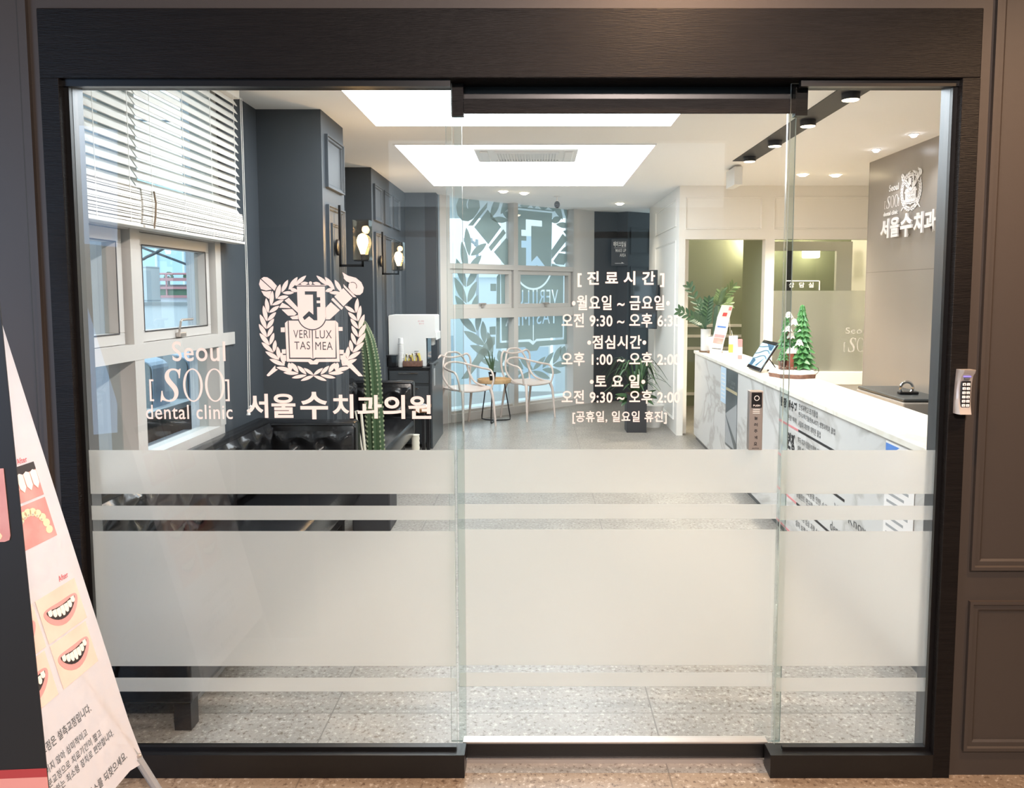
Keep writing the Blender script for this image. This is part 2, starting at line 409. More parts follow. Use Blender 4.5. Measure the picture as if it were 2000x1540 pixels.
# ------------------------------------------------------------------ the crest (units: 0..1470 across, y downwards), pieces = lists of loops (outer + holes)
def leafpoly(b, t, w):
    b = Vector(b); t = Vector(t); d = t-b; s = Vector((-d.y, d.x)).normalized()*w/2; out = []
    n = 10
    for i in range(n+1):
        k = i/n; out.append(tuple(b+d*k+s*math.sin(PI*k)**.8))
    for i in range(n-1, 0, -1):
        k = i/n; out.append(tuple(b+d*k-s*math.sin(PI*k)**.8))
    return out
def arc(cx, cy, r, a0, a1, n=20): return [(cx+r*math.cos(math.radians(a0+(a1-a0)*i/n)), cy+r*math.sin(math.radians(a0+(a1-a0)*i/n))) for i in range(n+1)]
CREST = None
def crest_pieces():
    P = []
    L = [((512, 255), (668, 128), 52), ((428, 312), (553, 146), 62), ((445, 300), (552, 332), 50), ((335, 345), (425, 182), 56), ((345, 352), (500, 350), 44),
         ((258, 432), (320, 240), 66), ((272, 425), (425, 396), 50), ((188, 520), (215, 325), 56), ((200, 512), (362, 444), 46), ((150, 612), (125, 420), 56),
         ((160, 608), (300, 520), 50), ((128, 722), (85, 515), 58), ((135, 715), (255, 602), 52), ((118, 822), (38, 630), 60), ((124, 818), (225, 685), 54),
         ((124, 930), (20, 755), 60), ((130, 925), (212, 780), 54), ((155, 1035), (25, 875), 60), ((160, 1028), (218, 870), 54), ((205, 1130), (48, 995), 58),
         ((210, 1122), (236, 965), 54), ((282, 1222), (95, 1115), 58), ((278, 1210), (262, 1050), 56), ((355, 1300), (148, 1215), 56), ((348, 1290), (305, 1128), 56),
         ((447, 1368), (238, 1322), 54), ((442, 1358), (405, 1262), 66), ((535, 1404), (330, 1392), 50), ((532, 1392), (440, 1262), 58), ((642, 1426), (440, 1462), 46),
         ((640, 1416), (522, 1302), 50), ((738, 1432), (560, 1500), 44), ((736, 1424), (606, 1332), 44)]
    for i, (b, t, w_) in enumerate(L):
        P.append([leafpoly(b, t, w_)])
        if i in (5, 6, 7, 8): continue
        P.append([leafpoly((1470-b[0], b[1]), (1470-t[0], t[1]), w_)])
    P += [[[(70, 168), (104, 146), (150, 150), (206, 185), (276, 262), (242, 325)]],
          [[(58, 174), (208, 308), (130, 322), (62, 302), (38, 240)]], [[(65, 325), (130, 334), (200, 326), (168, 432), (100, 385)]],
          [[(372, 452), (430, 415), (546, 540), (546, 610)]],
          [[(300, 540), (340, 478), (420, 520), (455, 550), (300, 545)]], [[(330, 568), (470, 560), (530, 622), (500, 645), (415, 648)]], [[(440, 665), (545, 640), (548, 695), (470, 695)]]]
    bigD = [(541, 270), (912, 270), (915, 640)]+arc(732, 640, 184, 0, 180, 24)
    P.append([bigD, [(645, 332), (805, 332), (805, 408), (848, 408), (848, 452), (800, 452), (800, 485), (848, 485), (848, 535), (803, 535), (803, 708), (758, 708), (695, 655), (632, 705), (608, 668), (695, 588), (752, 635), (752, 375), (645, 375)]])
    P += [[[(524, 248), (932, 248), (932, 258), (524, 258)]], [arc(724, 225, 22, 0, 345, 15)], [leafpoly((590, 236), (694, 222), 42)], [leafpoly((754, 222), (862, 240), 42)]]
    def page(mir):
        a = [(732-a_[0] if False else a_[0], a_[1]) for a_ in arc(732, 640, 198, 93, 158, 12)]
        pts = [(420, 712), (546, 712)]+[p for p in arc(732, 640, 198, 158, 92, 12)]+[(728, 1212), (700, 1196), (428, 1196)]
        return [(1464-x, y) for x, y in pts] if mir else pts
    for mir, lines in ((False, (('VERI', 478, 700, 835, 940), ('TAS', 488, 698, 985, 1088))), (True, (('LUX', 772, 992, 838, 945), ('MEA', 768, 1000, 990, 1094)))):
        loops = [page(mir)]
        for s, x0, x1, y0, y1 in lines:
            sp = glyph_splines(s); a, b, c, d = bbox(sp)
            loops += [[(x0+(x-a)/(b-a)*(x1-x0), y1-(y-c)/(d-c)*(y1-y0)) for x, y in q] for q in sp]
        P.append(loops)
    P += [[[(370, 745), (406, 712), (414, 1212), (700, 1214), (736, 1240), (775, 1214), (1054, 1210), (1046, 712), (1080, 745), (1090, 1250), (812, 1252), (790, 1284), (695, 1284), (668, 1252), (382, 1248)]],
          [[(312, 802), (366, 800), (366, 862), (312, 862)]], [[(318, 1088), (371, 1085), (371, 1146), (318, 1146)]],
          [[(1085, 795), (1138, 795), (1138, 846), (1085, 846)]], [[(1092, 1092), (1148, 1094), (1148, 1150), (1092, 1150)]],
          [[(918, 545), (990, 472), (1106, 576), (970, 696), (918, 696)]], [[(995, 440), (1018, 414), (1152, 545), (1130, 572)]],
          [[(1038, 400), (1158, 290), (1278, 415), (1155, 526)]], [[(1160, 238), (1332, 408), (1288, 406), (1165, 276)]],
          [[(1150, 85), (1225, 130), (1330, 158), (1400, 215), (1430, 285), (1418, 345), (1380, 378), (1330, 380), (1290, 362), (1250, 318), (1226, 280), (1232, 240), (1245, 222), (1200, 200), (1165, 160), (1172, 150)],
           arc(1283, 268, 58, -120, 30, 12)+arc(1283, 268, 50, 30, -120, 12)],
          [[(105, 1425), (118, 1440), (140, 1438), (262, 1350), (228, 1345), (225, 1296)]],
          [[(1098, 1165), (1152, 1165), (1400, 1440), (1340, 1440), (1100, 1216)]], [[(330, 1162), (372, 1160), (377, 1240), (352, 1240)]]]
    return P
def crest(bm, M, x0, x1, y0, y1, mirror=False, extrude=0, clipx=None):
    """crest fitted to x0..x1 / y0..y1 (its 20..1430 by 85..1500 box) of the plane M"""
    global CREST
    if CREST is None: CREST = crest_pieces()
    w_ = (x1-x0)/1410; h_ = (y1-y0)/1415
    for ip, loops in enumerate(CREST):
        q = [[((x-20)*w_, (1500-y)*h_) for x, y in lp] for lp in loops]
        f = fill2d(q, 0, extrude)
        for v in f.verts:
            X = x0+v.co.x
            if mirror: X = x1-v.co.x
            v.co = Vector((X, y0+v.co.y, v.co.z+ip*1.5e-5))
        if clipx:
            for cx_, sgn in ((clipx[0], -1), (clipx[1], 1)):
                bmesh.ops.bisect_plane(f, geom=f.verts[:]+f.edges[:]+f.faces[:], plane_co=(cx_, 0, 0), plane_no=(sgn, 0, 0), clear_outer=True)
        append(bm, f, M)
    return bm
def soo(bm, M, x0, x1, y0, y1, extrude=0):
    """[SOO] with tall oval letters"""
    W_, H_ = x1-x0, y1-y0
    def ell(cx, cy, rx, ry, tx, ty):
        o = [(cx+rx*math.cos(a*PI/20), cy+ry*math.sin(a*PI/20)) for a in range(40)]
        i = [(cx+(rx-tx)*math.cos(a*PI/20), cy+(ry-ty)*math.sin(a*PI/20)) for a in range(40)]
        return [o, i]
    for cx_ in (.545, .82):
        q = [[(x0+x*W_, y0+y*H_) for x, y in lp] for lp in ell(cx_, .5, .123, .5, .030, .035)]
        append(bm, fill2d(q, 0, extrude), M)
    text(bm, "\U0001D446", M, x0+.13*W_, x0+.40*W_, y0+.0*H_, y0+1.0*H_, .004, extrude)
    for s in (0, 1):
        e = lambda v: x0+(v if s == 0 else 1-v)*W_
        pts = [(0, .02), (.05, .02), (.05, .07), (.02, .07), (.02, .62), (.05, .62), (.05, .67), (0, .67)]
        append(bm, fill2d([[(e(x), y0+(y+.0)*H_) for x, y in pts]], .0004, extrude), M)
    return bm

# =================================================================== THE ROOM
CEIL = 2.72
YF, YG, YL = 2.372, 2.42, 2.47              # front of the entrance frame, fixed panes, sliding leaf
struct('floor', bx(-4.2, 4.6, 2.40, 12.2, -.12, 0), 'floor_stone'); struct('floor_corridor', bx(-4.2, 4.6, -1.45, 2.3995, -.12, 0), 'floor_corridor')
bm = nb(); box(bm, -1.95, 4.4, 2.5, 12.0, CEIL, CEIL+.12); struct('ceiling', bm, 'ceiling_white')
struct('ceiling_corridor', bx(-4.2, 4.6, -1.35, 2.39, 3.0, 3.1), 'corridor_plain')
bm = nb(); box(bm, -4.2, -1.2, -1.45, -1.35, 0, 3.0); box(bm, 1.53, 4.6, -1.45, -1.35, 0, 3.0); box(bm, -1.2, 1.53, -1.45, -1.35, 0, 1.0); box(bm, -1.2, 1.53, -1.45, -1.35, 2.79, 3.0); box(bm, -1.2, 1.53, -1.44, -1.40, 2.02, 2.07)
box(bm, 4.5, 4.6, -1.35, 2.39, 0, 3.0); box(bm, -4.2, -4.1, -1.35, 2.39, 0, .9); box(bm, -4.2, -4.1, -1.35, 2.39, 2.3, 3.0)
struct('wall_corridor', bm, 'corridor_plain')
wf = nb()
box(wf, -4.2, -1.50, 2.39, 2.50, 0, 3.1); box(wf, 1.335, 4.6, 2.39, 2.50, 0, 3.1); box(wf, -1.50, 1.335, 2.39, 2.50, 2.42, 3.1)
wf = struct('wall_front', wf, 'corridor_wall')
def mold_frame(bm, M, x0, x1, y0, y1, w_=.035, d=.009):
    """picture-frame moulding with a raised outer lip, in plane M"""
    k = w_*.3; prev = None
    for o_, h in ((0, 0), (0, 1.5*d), (k, 1.5*d), (k*1.35, .8*d), (w_*.8, .8*d), (w_, .25*d), (w_, 0)):
        cur = [bm.verts.new(M @ Vector(p)) for p in ((x0+o_, y0+o_, h), (x1-o_, y0+o_, h), (x1-o_, y1-o_, h), (x0+o_, y1-o_, h))]
        if prev:
            for q in range(4): bm.faces.new((prev[q], prev[(q+1) % 4], cur[(q+1) % 4], cur[q]))
        prev = cur
    return bm
MF = frameM((0, 2.39, 0), (1, 0, 0), (0, 0, 1))
for (x0, x1, z0, z1) in ((1.378, 2.3, .69, 2.66), (1.380, 2.3, .088, .588), (-2.5, -1.535, .69, 2.66), (-2.5, -1.535, .088, .588)):
    o = obj('panel_molding', mold_frame(nb(), MF, x0, x1, z0, z1), 'corridor_wall', wf)
# entrance frame -----------------------------------------------------
XL, XR = -1.443, 1.28
bm = nb()
box(bm, -1.50, 1.335, YF, 2.52, 2.216, 2.42, .003)
box(bm, -1.50, XL, YF, 2.44, 0, 2.216, .002); box(bm, XR, 1.335, YF, 2.44, 0, 2.216, .002)
ent = struct('door_frame', bm, 'frame_wood')
bm = nb(); box(bm, XL, -.237, YF, 2.44, 0, .078); box(bm, .754, XR, YF, 2.44, 0, .078)
obj('base_block', bm, 'frame_black', ent)
bm = nb(); box(bm, -.237, .754, YL+.03, 2.50, 0, .012); box(bm, -.237, .754, 2.45, YL-.012, 0, .014); obj('floor_track', bm, 'brushed', ent)
bm = nb()
for x0, x1 in ((XL, -.265), (.80, XR)):
    box(bm, x0, x1, YG-.03, YG-.008, 2.196, 2.216); box(bm, x0, x1, YG-.022, YG-.008, .078, .09)
for x in (XL, XR-.014): box(bm, x, x+.014, YG-.022, YG-.008, .09, 2.196)
obj('glazing_bead', bm, 'frame_black', ent)
bm = nb()
for x, s in ((XL, -1), (XR, 1)):
    a, b = (x-.04, x) if s < 0 else (x, x+.04)
    box(bm, a, b, 2.44, 2.495, 0, 2.22); box(bm, a+.004*s, b+.004*s, 2.425, 2.44, 0, 2.22)
obj('inner_jamb', bm, 'jamb_steel', ent)
# head housing over the sliding leaf
bm = nb(); box(bm, -.265, .83, YL-.018, 2.52, 2.144, 2.17, .002); box(bm, -.265, .83, YL+.005, 2.52, 2.17, 2.216)
obj('track_housing', bm, 'frame_black', ent)
bm = nb(); box(bm, -.229, .797, YG+.006, YG+.016, 2.124, 2.168, .001); box(bm, -.268, -.230, YG+.011, YL-.01, 2.118, 2.216); box(bm, .798, .836, YG+.011, YL-.01, 2.118, 2.216); obj('track_cover', bm, 'frame_wood', ent)
# panes ---------------------------------------------------------------
def pane(bm, x0, x1, y0, y1, z0, z1, edge=()):
    """glass slab; faces named in edge (e.g. 'x0') take material slot 1"""
    box(bm, x0, x1, y0, y1, z0, z1); bm.faces.ensure_lookup_table(); f = bm.faces[-6:]
    for k, i in (('y0', 2), ('x1', 3), ('y1', 4), ('x0', 5), ('z0', 0), ('z1', 1)):
        if k in edge: f[i].material_index = 1
    return bm
G = .010
MG = frameM((0, YG-.0015, 0), (1, 0, 0), (0, 0, 1))      # outer face of the fixed panes, normal to the corridor
ML = frameM((0, YL-.0015, 0), (1, 0, 0), (0, 0, 1))
wl = obj('window_1', pane(nb(), XL+.001, -.265, YG, YG+G, .085, 2.213, ('x1', 'z1')), ['glass_clear', 'glass_edge']); tag(wl, 'wide fixed glass pane with the white crest, left of the sliding door', 'glass pane', kind='structure')
wr = obj('window_2', pane(nb(), .781, XR-.001, YG, YG+G, .085, 2.213, ('x0', 'z1')), ['glass_clear', 'glass_edge']); tag(wr, 'narrow fixed glass pane right of the sliding door', 'glass pane', kind='structure')
dl = obj('door_1', pane(nb(), -.290, .815, YL, YL+G, .064, 2.146, ('x0', 'x1', 'z0')), ['glass_clear', 'glass_edge']); tag(dl, 'glass sliding door leaf with the opening hours', 'door', kind='structure')
obj('bottom_rail', bx(-.25, .77, YL-.012, YL+.022, .014, .064, .002), 'frame_black', dl)
obj('rail_strip', bx(-.25, .77, YL-.013, YL+.023, .0655, .071), 'brushed', dl)
for x, nm in ((-.250, 'l'), (.796, 'r')):
    obj('edge_seal', bx(x-.012, x+.012, YL-.016, YL-.0005, .07, 2.14), 'seal_clear', dl)
def frost(par, M, x0, x1):
    for z0, z1 in ((.924, 1.067), (.838, .885), (.348, .801), (.261, .308)):
        obj('frosted_band', rect(nb(), M, x0, x1, z0, z1, .0008), 'frost_film', par)
frost(wl, frameM((0, YG+G+.002, 0), (1, 0, 0), (0, 0, 1)), XL+.001, -.268)
frost(wr, frameM((0, YG+G+.002, 0), (1, 0, 0), (0, 0, 1)), .784, XR-.001)
for z0, z1 in ((.914, 1.059), (.827, .876), (.326, .791), (.252, .300)):
    obj('frosted_band', rect(nb(), frameM((0, YL+G+.002, 0), (1, 0, 0), (0, 0, 1)), -.262, .787, z0, z1, .0008), 'frost_film', dl)
def G2(px, py, Y=YG): p = PY(px, py, Y); return p.x, p.z
def tpx(bm, s, M, px0, px1, py0, py1, bold=.02, Y=YG, **k):
    x0, z1 = G2(px0, py0, Y); x1, z0 = G2(px1, py1, Y); return text(bm, s, M, x0, x1, z0, z1, bold, **k)
x0, z1 = G2(503, 532); x1, z0 = G2(714, 744)
obj('crest_sticker', crest(nb(), MG, x0, x1, z0, z1), 'vinyl_pink', wl, label='white laurel crest sticker with book, brush and torch')
bm = nb(); KX = [(8, 235, 155, 403), (262, 515, 155, 403), (558, 850, 135, 417), (890, 1110, 160, 408), (1145, 1400, 168, 410), (1410, 1640, 168, 413), (1670, 1908, 170, 413)]
for ch, (a, b, c_, d) in zip('서울수치과의원', KX): tpx(bm, ch, MG, 480+a/5.263, 480+b/5.263, 740+c_/5.263, 740+d/5.263, .026)
obj('clinic_name_sticker', bm, 'vinyl_pink', wl)
bm = nb(); tpx(bm, 'Seoul', MG, 336, 441, 667, 706, .008); tpx(bm, 'dental clinic', MG, 285, 455, 791, 819, .006)
x0, z1 = G2(291, 720); x1, z0 = G2(449, 785); soo(bm, MG, x0, x1, z0, z1)
obj('clinic_logo_sticker', bm, 'vinyl_pink', wl)
bm = nb()
for s, a, b, c_, d, bo in (('[ 진 료 시 간 ]', 1128, 1297, 530, 561, .03), ('•월요일 ~ 금요일•', 1117, 1308, 577, 606, .02), ('오전 9:30 ~ 오후 6:30', 1097, 1328, 612, 640, .02), ('•점심시간•', 1147, 1262, 655, 682, .025),
                       ('오후 1:00 ~ 오후 2:00', 1097, 1328, 688, 715, .02), ('•토 요 일•', 1152, 1260, 732, 758, .025), ('오전 9:30 ~ 오후 2:00', 1097, 1328, 762, 789, .02), ('[공휴일, 일요일 휴진]', 1118, 1302, 803, 828, .02)):
    tpx(bm, s, ML, a, b, c_, d, bo, YL)
obj('opening_hours_sticker', bm, 'vinyl_pink', dl)
# push button on the leaf
t = thing('push_button_switch', 'slim brushed metal push button plate stuck on the sliding glass door', 'switch', (.702, YL, 1.16))
obj('body', bx(.680, .724, YL-.026, YL-.0006, 1.064, 1.257, .002), 'brushed', t)
obj('button', bx(.686, .719, YL-.030, YL-.026, 1.203, 1.252, .001), 'screen', t)
bm = nb(); MB = frameM((.702, YL-.0305, 0), (1, 0, 0), (0, 0, 1))
append(bm, fill2d([arc(0, 1.234, .0085, 0, 350, 24), arc(0, 1.234, .0065, 0, 350, 24)]), MB); text(bm, 'PUSH', MB, -.011, .011, 1.207, 1.213, .01)
obj('button_marking', bm, 'paper', t)
bm = nb(); MB2 = frameM((.702, YL-.0265, 0), (1, 0, 0), (0, 0, 1))
for k in range(3): rect(bm, MB2, -.011, .011, 1.184+k*.006, 1.186+k*.006, .001)
obj('grille_line', bm, 'paper', t)
bm = nb()
for ch, z in zip('눌러주세요', (1.163, 1.142, 1.121, 1.100, 1.080)): text(bm, ch, MB2, -.0055, .0055, z, z+.011, .03)
text(bm, 'AUTO', MB2, -.011, .011, 1.068, 1.0725, .02); obj('lettering', bm, 'ink', t)
# keypad on the right jamb
t = thing('keypad', 'curved silver door keypad with two rows of lit keys on the dark right jamb', 'keypad', (1.318, YF, 1.197))
bm = nb(); prof = []
N = 14; rows = []
for i in range(N+1):
    z = 1.197+.138*i/N; t_ = i/N
    d = .018+.016*(2*t_-1)**2+(.006 if t_ > .9 else 0); hw = .0215+.0015*math.sin(PI*t_)
    cx = 1.316+.0045*t_
    rows.append([bm.verts.new((cx+a*hw, YF-.0005-(d if abs(a) < 1 else d*.75) if a is not None else 0, z)) for a in (-1, -.8, -.3, .3, .8, 1)]+[bm.verts.new((cx+hw, YF-.0005, z)), bm.verts.new((cx-hw, YF-.0005, z))])
for a, b in zip(rows, rows[1:]):
    for k in range(8): bm.faces.new((a[k], a[(k+1) % 8], b[(k+1) % 8], b[k]))
bm.faces.new(rows[0][::-1]); bm.faces.new(rows[-1])
obj('housing', bm, 'silver_plastic', t, smooth=True)
obj('key_plate', bx(1.3035, 1.3325, YF-.0262, YF-.015, 1.215, 1.300, .002), 'screen', t)
for r_ in range(6):
    for c_ in range(2):
        x = 1.306+c_*.0128; z = 1.220+r_*.0131
        kx = obj('key', bx(x, x+.0105, YF-.0285, YF-.0262, z, z+.0085, .0012), 'paper', t)
        s = '*0#'[0] if False else [['*', '#'], ['9', '0'], ['7', '8'], ['5', '6'], ['3', '4'], ['1', '2']][r_][c_]
        obj('digit', text(nb(), s, frameM((x+.005, YF-.0288, z+.004), (1, 0, 0), (0, 0, 1)), -.0015, .0015, -.0022, .0022, .01), 'ink', kx)
obj('status_light', bx(1.308, 1.330, YF-.0305, YF-.024, 1.3125, 1.3145), 'led_purple', t)
obj('speaker_slot', bx(1.311, 1.327, YF-.0295, YF-.022, 1.305, 1.3095), 'ink_grey', t)

# =================================================================== LEFT WALL, window, blinds
XW = -1.77
bm = nb(); box(bm, -2.0, XW, 2.5, 4.29, 0, .80); box(bm, -1.92, XW, 4.29, 9.0, 0, CEIL); box(bm, -2.0, XW, 2.5, 4.29, 2.68, CEIL); box(bm, -2.0, XW, 2.5, 2.62, .8, 2.68)
wallL = struct('wall_left', bm, 'slate_paint')
bm = nb()
box(bm, -1.88, -1.765, 2.6, 4.29, .78, .83)
for y0, y1 in ((2.60, 2.68), (3.35, 3.43), (4.23, 4.30)): box(bm, -1.88, -1.762, y0, y1, .83, 2.68)
box(bm, -1.88, -1.760, 2.6, 4.46, 1.275, 1.345); box(bm, -1.88, -1.765, 2.6, 4.29, 1.845, 1.93); box(bm, -1.88, -1.765, 2.6, 4.29, 2.62, 2.68)
w3 = struct('window_3', bm, 'white_frame', 'white framed window on the left wall, half covered by the blinds', 'window')
for y0, y1 in ((2.70, 3.33), (3.45, 4.21)):
    bm = nb()
    for a, b, c_, d in ((y0, y1, 1.347, 1.397), (y0, y1, 1.785, 1.843), (y0, y0+.05, 1.397, 1.785), (y1-.05, y1, 1.397, 1.785)): box(bm, -1.85, -1.79, a, b, c_, d, .003)
    s = obj('sash', bm, 'white_frame', w3); obj('sash_gasket', mold_frame(nb(), frameM((-1.789, 0, 0), (0, 1, 0), (0, 0, 1)), y0+.045, y1-.045, 1.392, 1.790, .006, .001), 'ink', s)
    obj('pane', bx(-1.835, -1.829, y0+.05, y1-.05, 1.397, 1.785), 'glass_window', w3)
    obj('pane', bx(-1.835, -1.829, y0-.02, y1+.02, .83, 1.275), 'glass_window', w3); obj('pane', bx(-1.835, -1.829, y0-.02, y1+.02, 1.93, 2.62), 'glass_window', w3)
bm = nb(); box(bm, -1.789, -1.765, 3.79, 3.86, 1.352, 1.375, .004); tube(bm, [(-1.775, 3.80, 1.37), (-1.765, 3.80, 1.43), (-1.765, 3.81, 1.437), (-1.765, 3.93, 1.437)], .006); obj('sash_handle', bm, 'brushed', w3)
def blind(y0, y1, label, zig=True):
    t = thing('venetian_blind', label, 'blind', (-1.70, (y0+y1)/2, 2.70), group='white blinds on the left window')
    obj('headrail', bx(-1.735, -1.675, y0, y1, 2.655, 2.715, .004), 'blind_slat', t)
    bm = nb(); n = 15; th = math.radians(57)
    for k in range(n):
        z = 2.03+k*.0435
        M = Matrix.Translation((-1.705, 0, z)) @ Matrix.Rotation(th, 4, 'Y')
        box(bm, -.026, .026, y0, y1, -.0015, .0015, M=M)
    obj('slats', bm, 'blind_slat', t)
    bm = nb()
    for k in range(22):
        z = 1.862+k*.0072; bul = .006*math.sin(PI*k/21)
        M = Matrix.Translation((-1.705+bul, 0, z)) @ Matrix.Rotation(math.radians(random.uniform(-5, 8)), 4, 'Y')
        box(bm, -.0255, .0255, y0, y1, -.0026, .0026, M=M)
    box(bm, -1.735, -1.668, y0, y1, 1.846, 1.860, .003); obj('slat_stack', bm, 'blind_slat', t)
    bm = nb()
    L_ = y1-y0
    for q in (.12, .5, .88) if L_ < .8 else (.08, .36, .64, .92):
        y = y0+L_*q; box(bm, -1.6780, -1.6765, y-.002, y+.002, 1.86, 2.66)
    obj('ladder_cord', bm, 'cord', t)
    return t
tb = blind(2.63, 3.285, 'white slatted blind nearest the glass entrance on the left window')
tb = blind(3.30, 4.42, 'white slatted blind beside the dark wall on the left window')
obj('lift_tape', tube(nb(), [(-1.668, 3.385, 2.01), (-1.662, 3.387, 1.96), (-1.664, 3.383, 1.90), (-1.668, 3.375, 1.85)], .004, 6), 'ladder_cord', tb)
bm = nb(); tube(bm, [(-1.665, 4.40, 2.66), (-1.668, 4.42, 1.6), (-1.672, 4.40, .90)], .0022, 5); tube(bm, [(-1.66, 4.41, 2.66), (-1.664, 4.43, 1.6), (-1.668, 4.42, .92)], .0022, 5)
obj('pull_cord', bm, 'cord', tb)
bm = nb(); lathe(bm, [(.003, .035), (.010, .028), (.008, .014), (.013, .004), (.011, 0)], (-1.672, 4.40, .865), 10); lathe(bm, [(.003, .035), (.010, .028), (.008, .014), (.013, .004), (.011, 0)], (-1.668, 4.425, .885), 10)
obj('cord_tassel', bm, 'white_plastic', tb, smooth=True)

# columns and dark panelled side wall --------------------------------
bm = bx(XW, -1.363, 4.93, 5.48, 0, CEIL); col1 = struct('wall_column', bm, 'slate_paint')
MC = frameM((-1.363, 0, 0), (0, 1, 0), (0, 0, 1))
for y0, y1, z0, z1 in ((5.005, 5.43, 2.25, 2.585), (5.005, 5.43, .12, 2.14)): obj('panel_molding', mold_frame(nb(), MC, y0, y1, z0, z1, .03, .014), 'slate_paint', col1)
for y0, y1, z0, z1 in ((5.11, 5.33, .24, 2.03),): obj('panel_molding', mold_frame(nb(), MC, y0, y1, z0, z1, .02, .010), 'slate_paint', col1)
bm = nb(); box(bm, XW, -1.53, 7.166, 9.0, 0, CEIL)
col2 = struct('wall_side_panel', bm, 'slate_paint')
MC2 = frameM((-1.53, 0, 0), (0, 1, 0), (0, 0, 1))
for y0, y1 in ((7.24, 7.62), (7.70, 8.10), (8.18, 8.55)):
    for z0, z1 in ((2.25, 2.585), (.12, 2.14)): obj('panel_molding', mold_frame(nb(), MC2, y0, y1, z0, z1, .03, .014), 'slate_paint', col2)
struct('wall_return', bx(-1.529, -1.30, 8.95, 9.1, 0, CEIL), 'slate_paint'); struct('wall_pilaster', bx(-1.30, -1.17, 8.95, 9.12, 0, CEIL), 'dark_panel')

# wall lamps ------------------------------------------------------------
def sconce(x, y, label):
    t = thing('wall_lamp', label, 'lamp', (x, y, 1.87), group='glass wall lamps on the dark panelling')
    bm = nb(); M = Matrix.Translation((x+.0155, y, 1.875)) @ Matrix.Rotation(PI/2, 4, 'Y')
    lathe(bm, [(.055, 0), (.055, .016), (.045, .022), (.012, .024)], n=28)
    bmesh.ops.transform(bm, matrix=M, verts=bm.verts); obj('wall_plate', bm, 'black_metal', t, smooth=True)
    bm = nb(); box(bm, x+.03, x+.046, y-.008, y+.008, 1.745, 2.155); box(bm, x+.03, x+.195, y-.008, y+.008, 1.745, 1.761); box(bm, x+.180, x+.196, y-.008, y+.008, 1.745, 1.795); obj('arm', bm, 'black_metal', t)
    bm = nb(); box(bm, x+.140, x+.236, y-.048, y+.048, 1.783, 1.791); tube(bm, [(x+.188, y, 1.79), (x+.188, y, 1.83)], .016, 12); obj('lamp_holder', bm, 'black_metal', t)
    bm = nb(); c_ = (x+.188, y, 0); pr = []
    for s in ((-.054, -.054, .054, -.050), (-.054, .050, .054, .054), (-.054, -.050, -.050, .050), (.050, -.050, .054, .050)):
        box(bm, c_[0]+s[0], c_[0]+s[2], y+s[1], y+s[3], 1.791, 2.055)
    obj('glass_shade', bm, 'lamp_glass', t)
    bm = nb(); lathe(bm, [(.012, 1.83), (.018, 1.85), (.036, 1.90), (.037, 1.925), (.026, 1.955), (.006, 1.967)], (x+.188, y, 0), 20); obj('bulb', bm, 'bulb', t, smooth=True)
    lamp('wall_lamp_glow', 'POINT', (x+.188, y, 2.0), 3.5, (1, .62, .32), .03)
sconce(-1.363, 5.20, 'glass wall lamp on the near dark column, beside the crest')
sconce(-1.53, 7.45, 'glass wall lamp farther back, above the white water dispenser')

# =================================================================== FAR WINDOW WALL
WA = Vector((-1.09, 9.20, 0)); WD = Vector((1.86, 1.75, 0)).normalized(); WN = Vector((WD.y, -WD.x, 0))
def PW(px, py):
    r = ray(px, py); t = (WA-EYE).dot(WN)/r.dot(WN); p = EYE+r*t; return (p-WA).dot(WD), p.z
MW = frameM(WA, WD, (0, 0, 1))       # x along the wall, y up, z towards the room
def wbox(bm, u0, u1, z0, z1, n0, n1, bev=0): return box(bm, u0, u1, z0, z1, n0, n1, bev, M=MW)
zt0, zt1 = PW(1000, 528)[1], PW(1000, 518)[1]; zb0, zb1 = PW(1000, 620)[1], PW(1000, 602)[1]; zs = PW(1000, 794)[1]
u_m0, u_m1 = PW(1003, 600)[0], PW(1009, 600)[0]; u_r = PW(1118, 600)[0]; u_r1 = PW(1156, 600)[0]; u_l = PW(878, 600)[0]
bm = nb()
wbox(bm, -.10, u_l, 0, CEIL, -.14, .02); wbox(bm, u_r, u_r1+.02, 0, CEIL, -.14, .02)
wbox(bm, u_m0, u_m1+.02, 0, CEIL, -.14, .01); wbox(bm, u_l, u_r, 0, zs, -.14, .03)
wbox(bm, u_l, u_r, zt0, zt1, -.14, .012); wbox(bm, u_l, u_r, zb0, zb1, -.14, .012); wbox(bm, u_l, u_r, zs, zs+.03, -.14, -.02)
w4 = struct('window_4', bm, 'white_frame', 'tall slanted far window with the large mirrored crest sticker', 'window')
for a, b in ((u_l, u_m0), (u_m1+.02, u_r)):
    bm = nb(); a2, b2, c2, d2 = a+.01, b-.02, zb1, zt0
    wbox(bm, a2, b2, c2, c2+.055, -.09, -.01, .003); wbox(bm, a2, b2, d2-.055, d2, -.09, -.01, .003); wbox(bm, a2, a2+.05, c2+.055, d2-.055, -.09, -.01, .003); wbox(bm, b2-.05, b2, c2+.055, d2-.055, -.09, -.01, .003)
    obj('sash', bm, 'white_frame', w4)
    bm = nb(); m_ = (a2+b2)/2; wbox(bm, m_-.05, m_+.05, c2+.05, c2+.07, -.02, .02, .004); wbox(bm, m_-.015, m_+.015, c2+.01, c2+.06, -.012, .012, .004); obj('sash_handle', bm, 'brushed', w4)
    for z0, z1 in ((zs, zb0), (zb1+.05, zt0-.05), (zt1, CEIL)):
        obj('pane', wbox(nb(), a, b, z0, z1, -.105, -.098), 'glass_window', w4)
uc = PW(1056, 600)[0]; zc0 = PW(1056, 744)[1]; zc1 = PW(1056, 361)[1]; un = (zc1-zc0)/1415
MWc = frameM(WA-WN*.112, WD, (0, 0, 1))
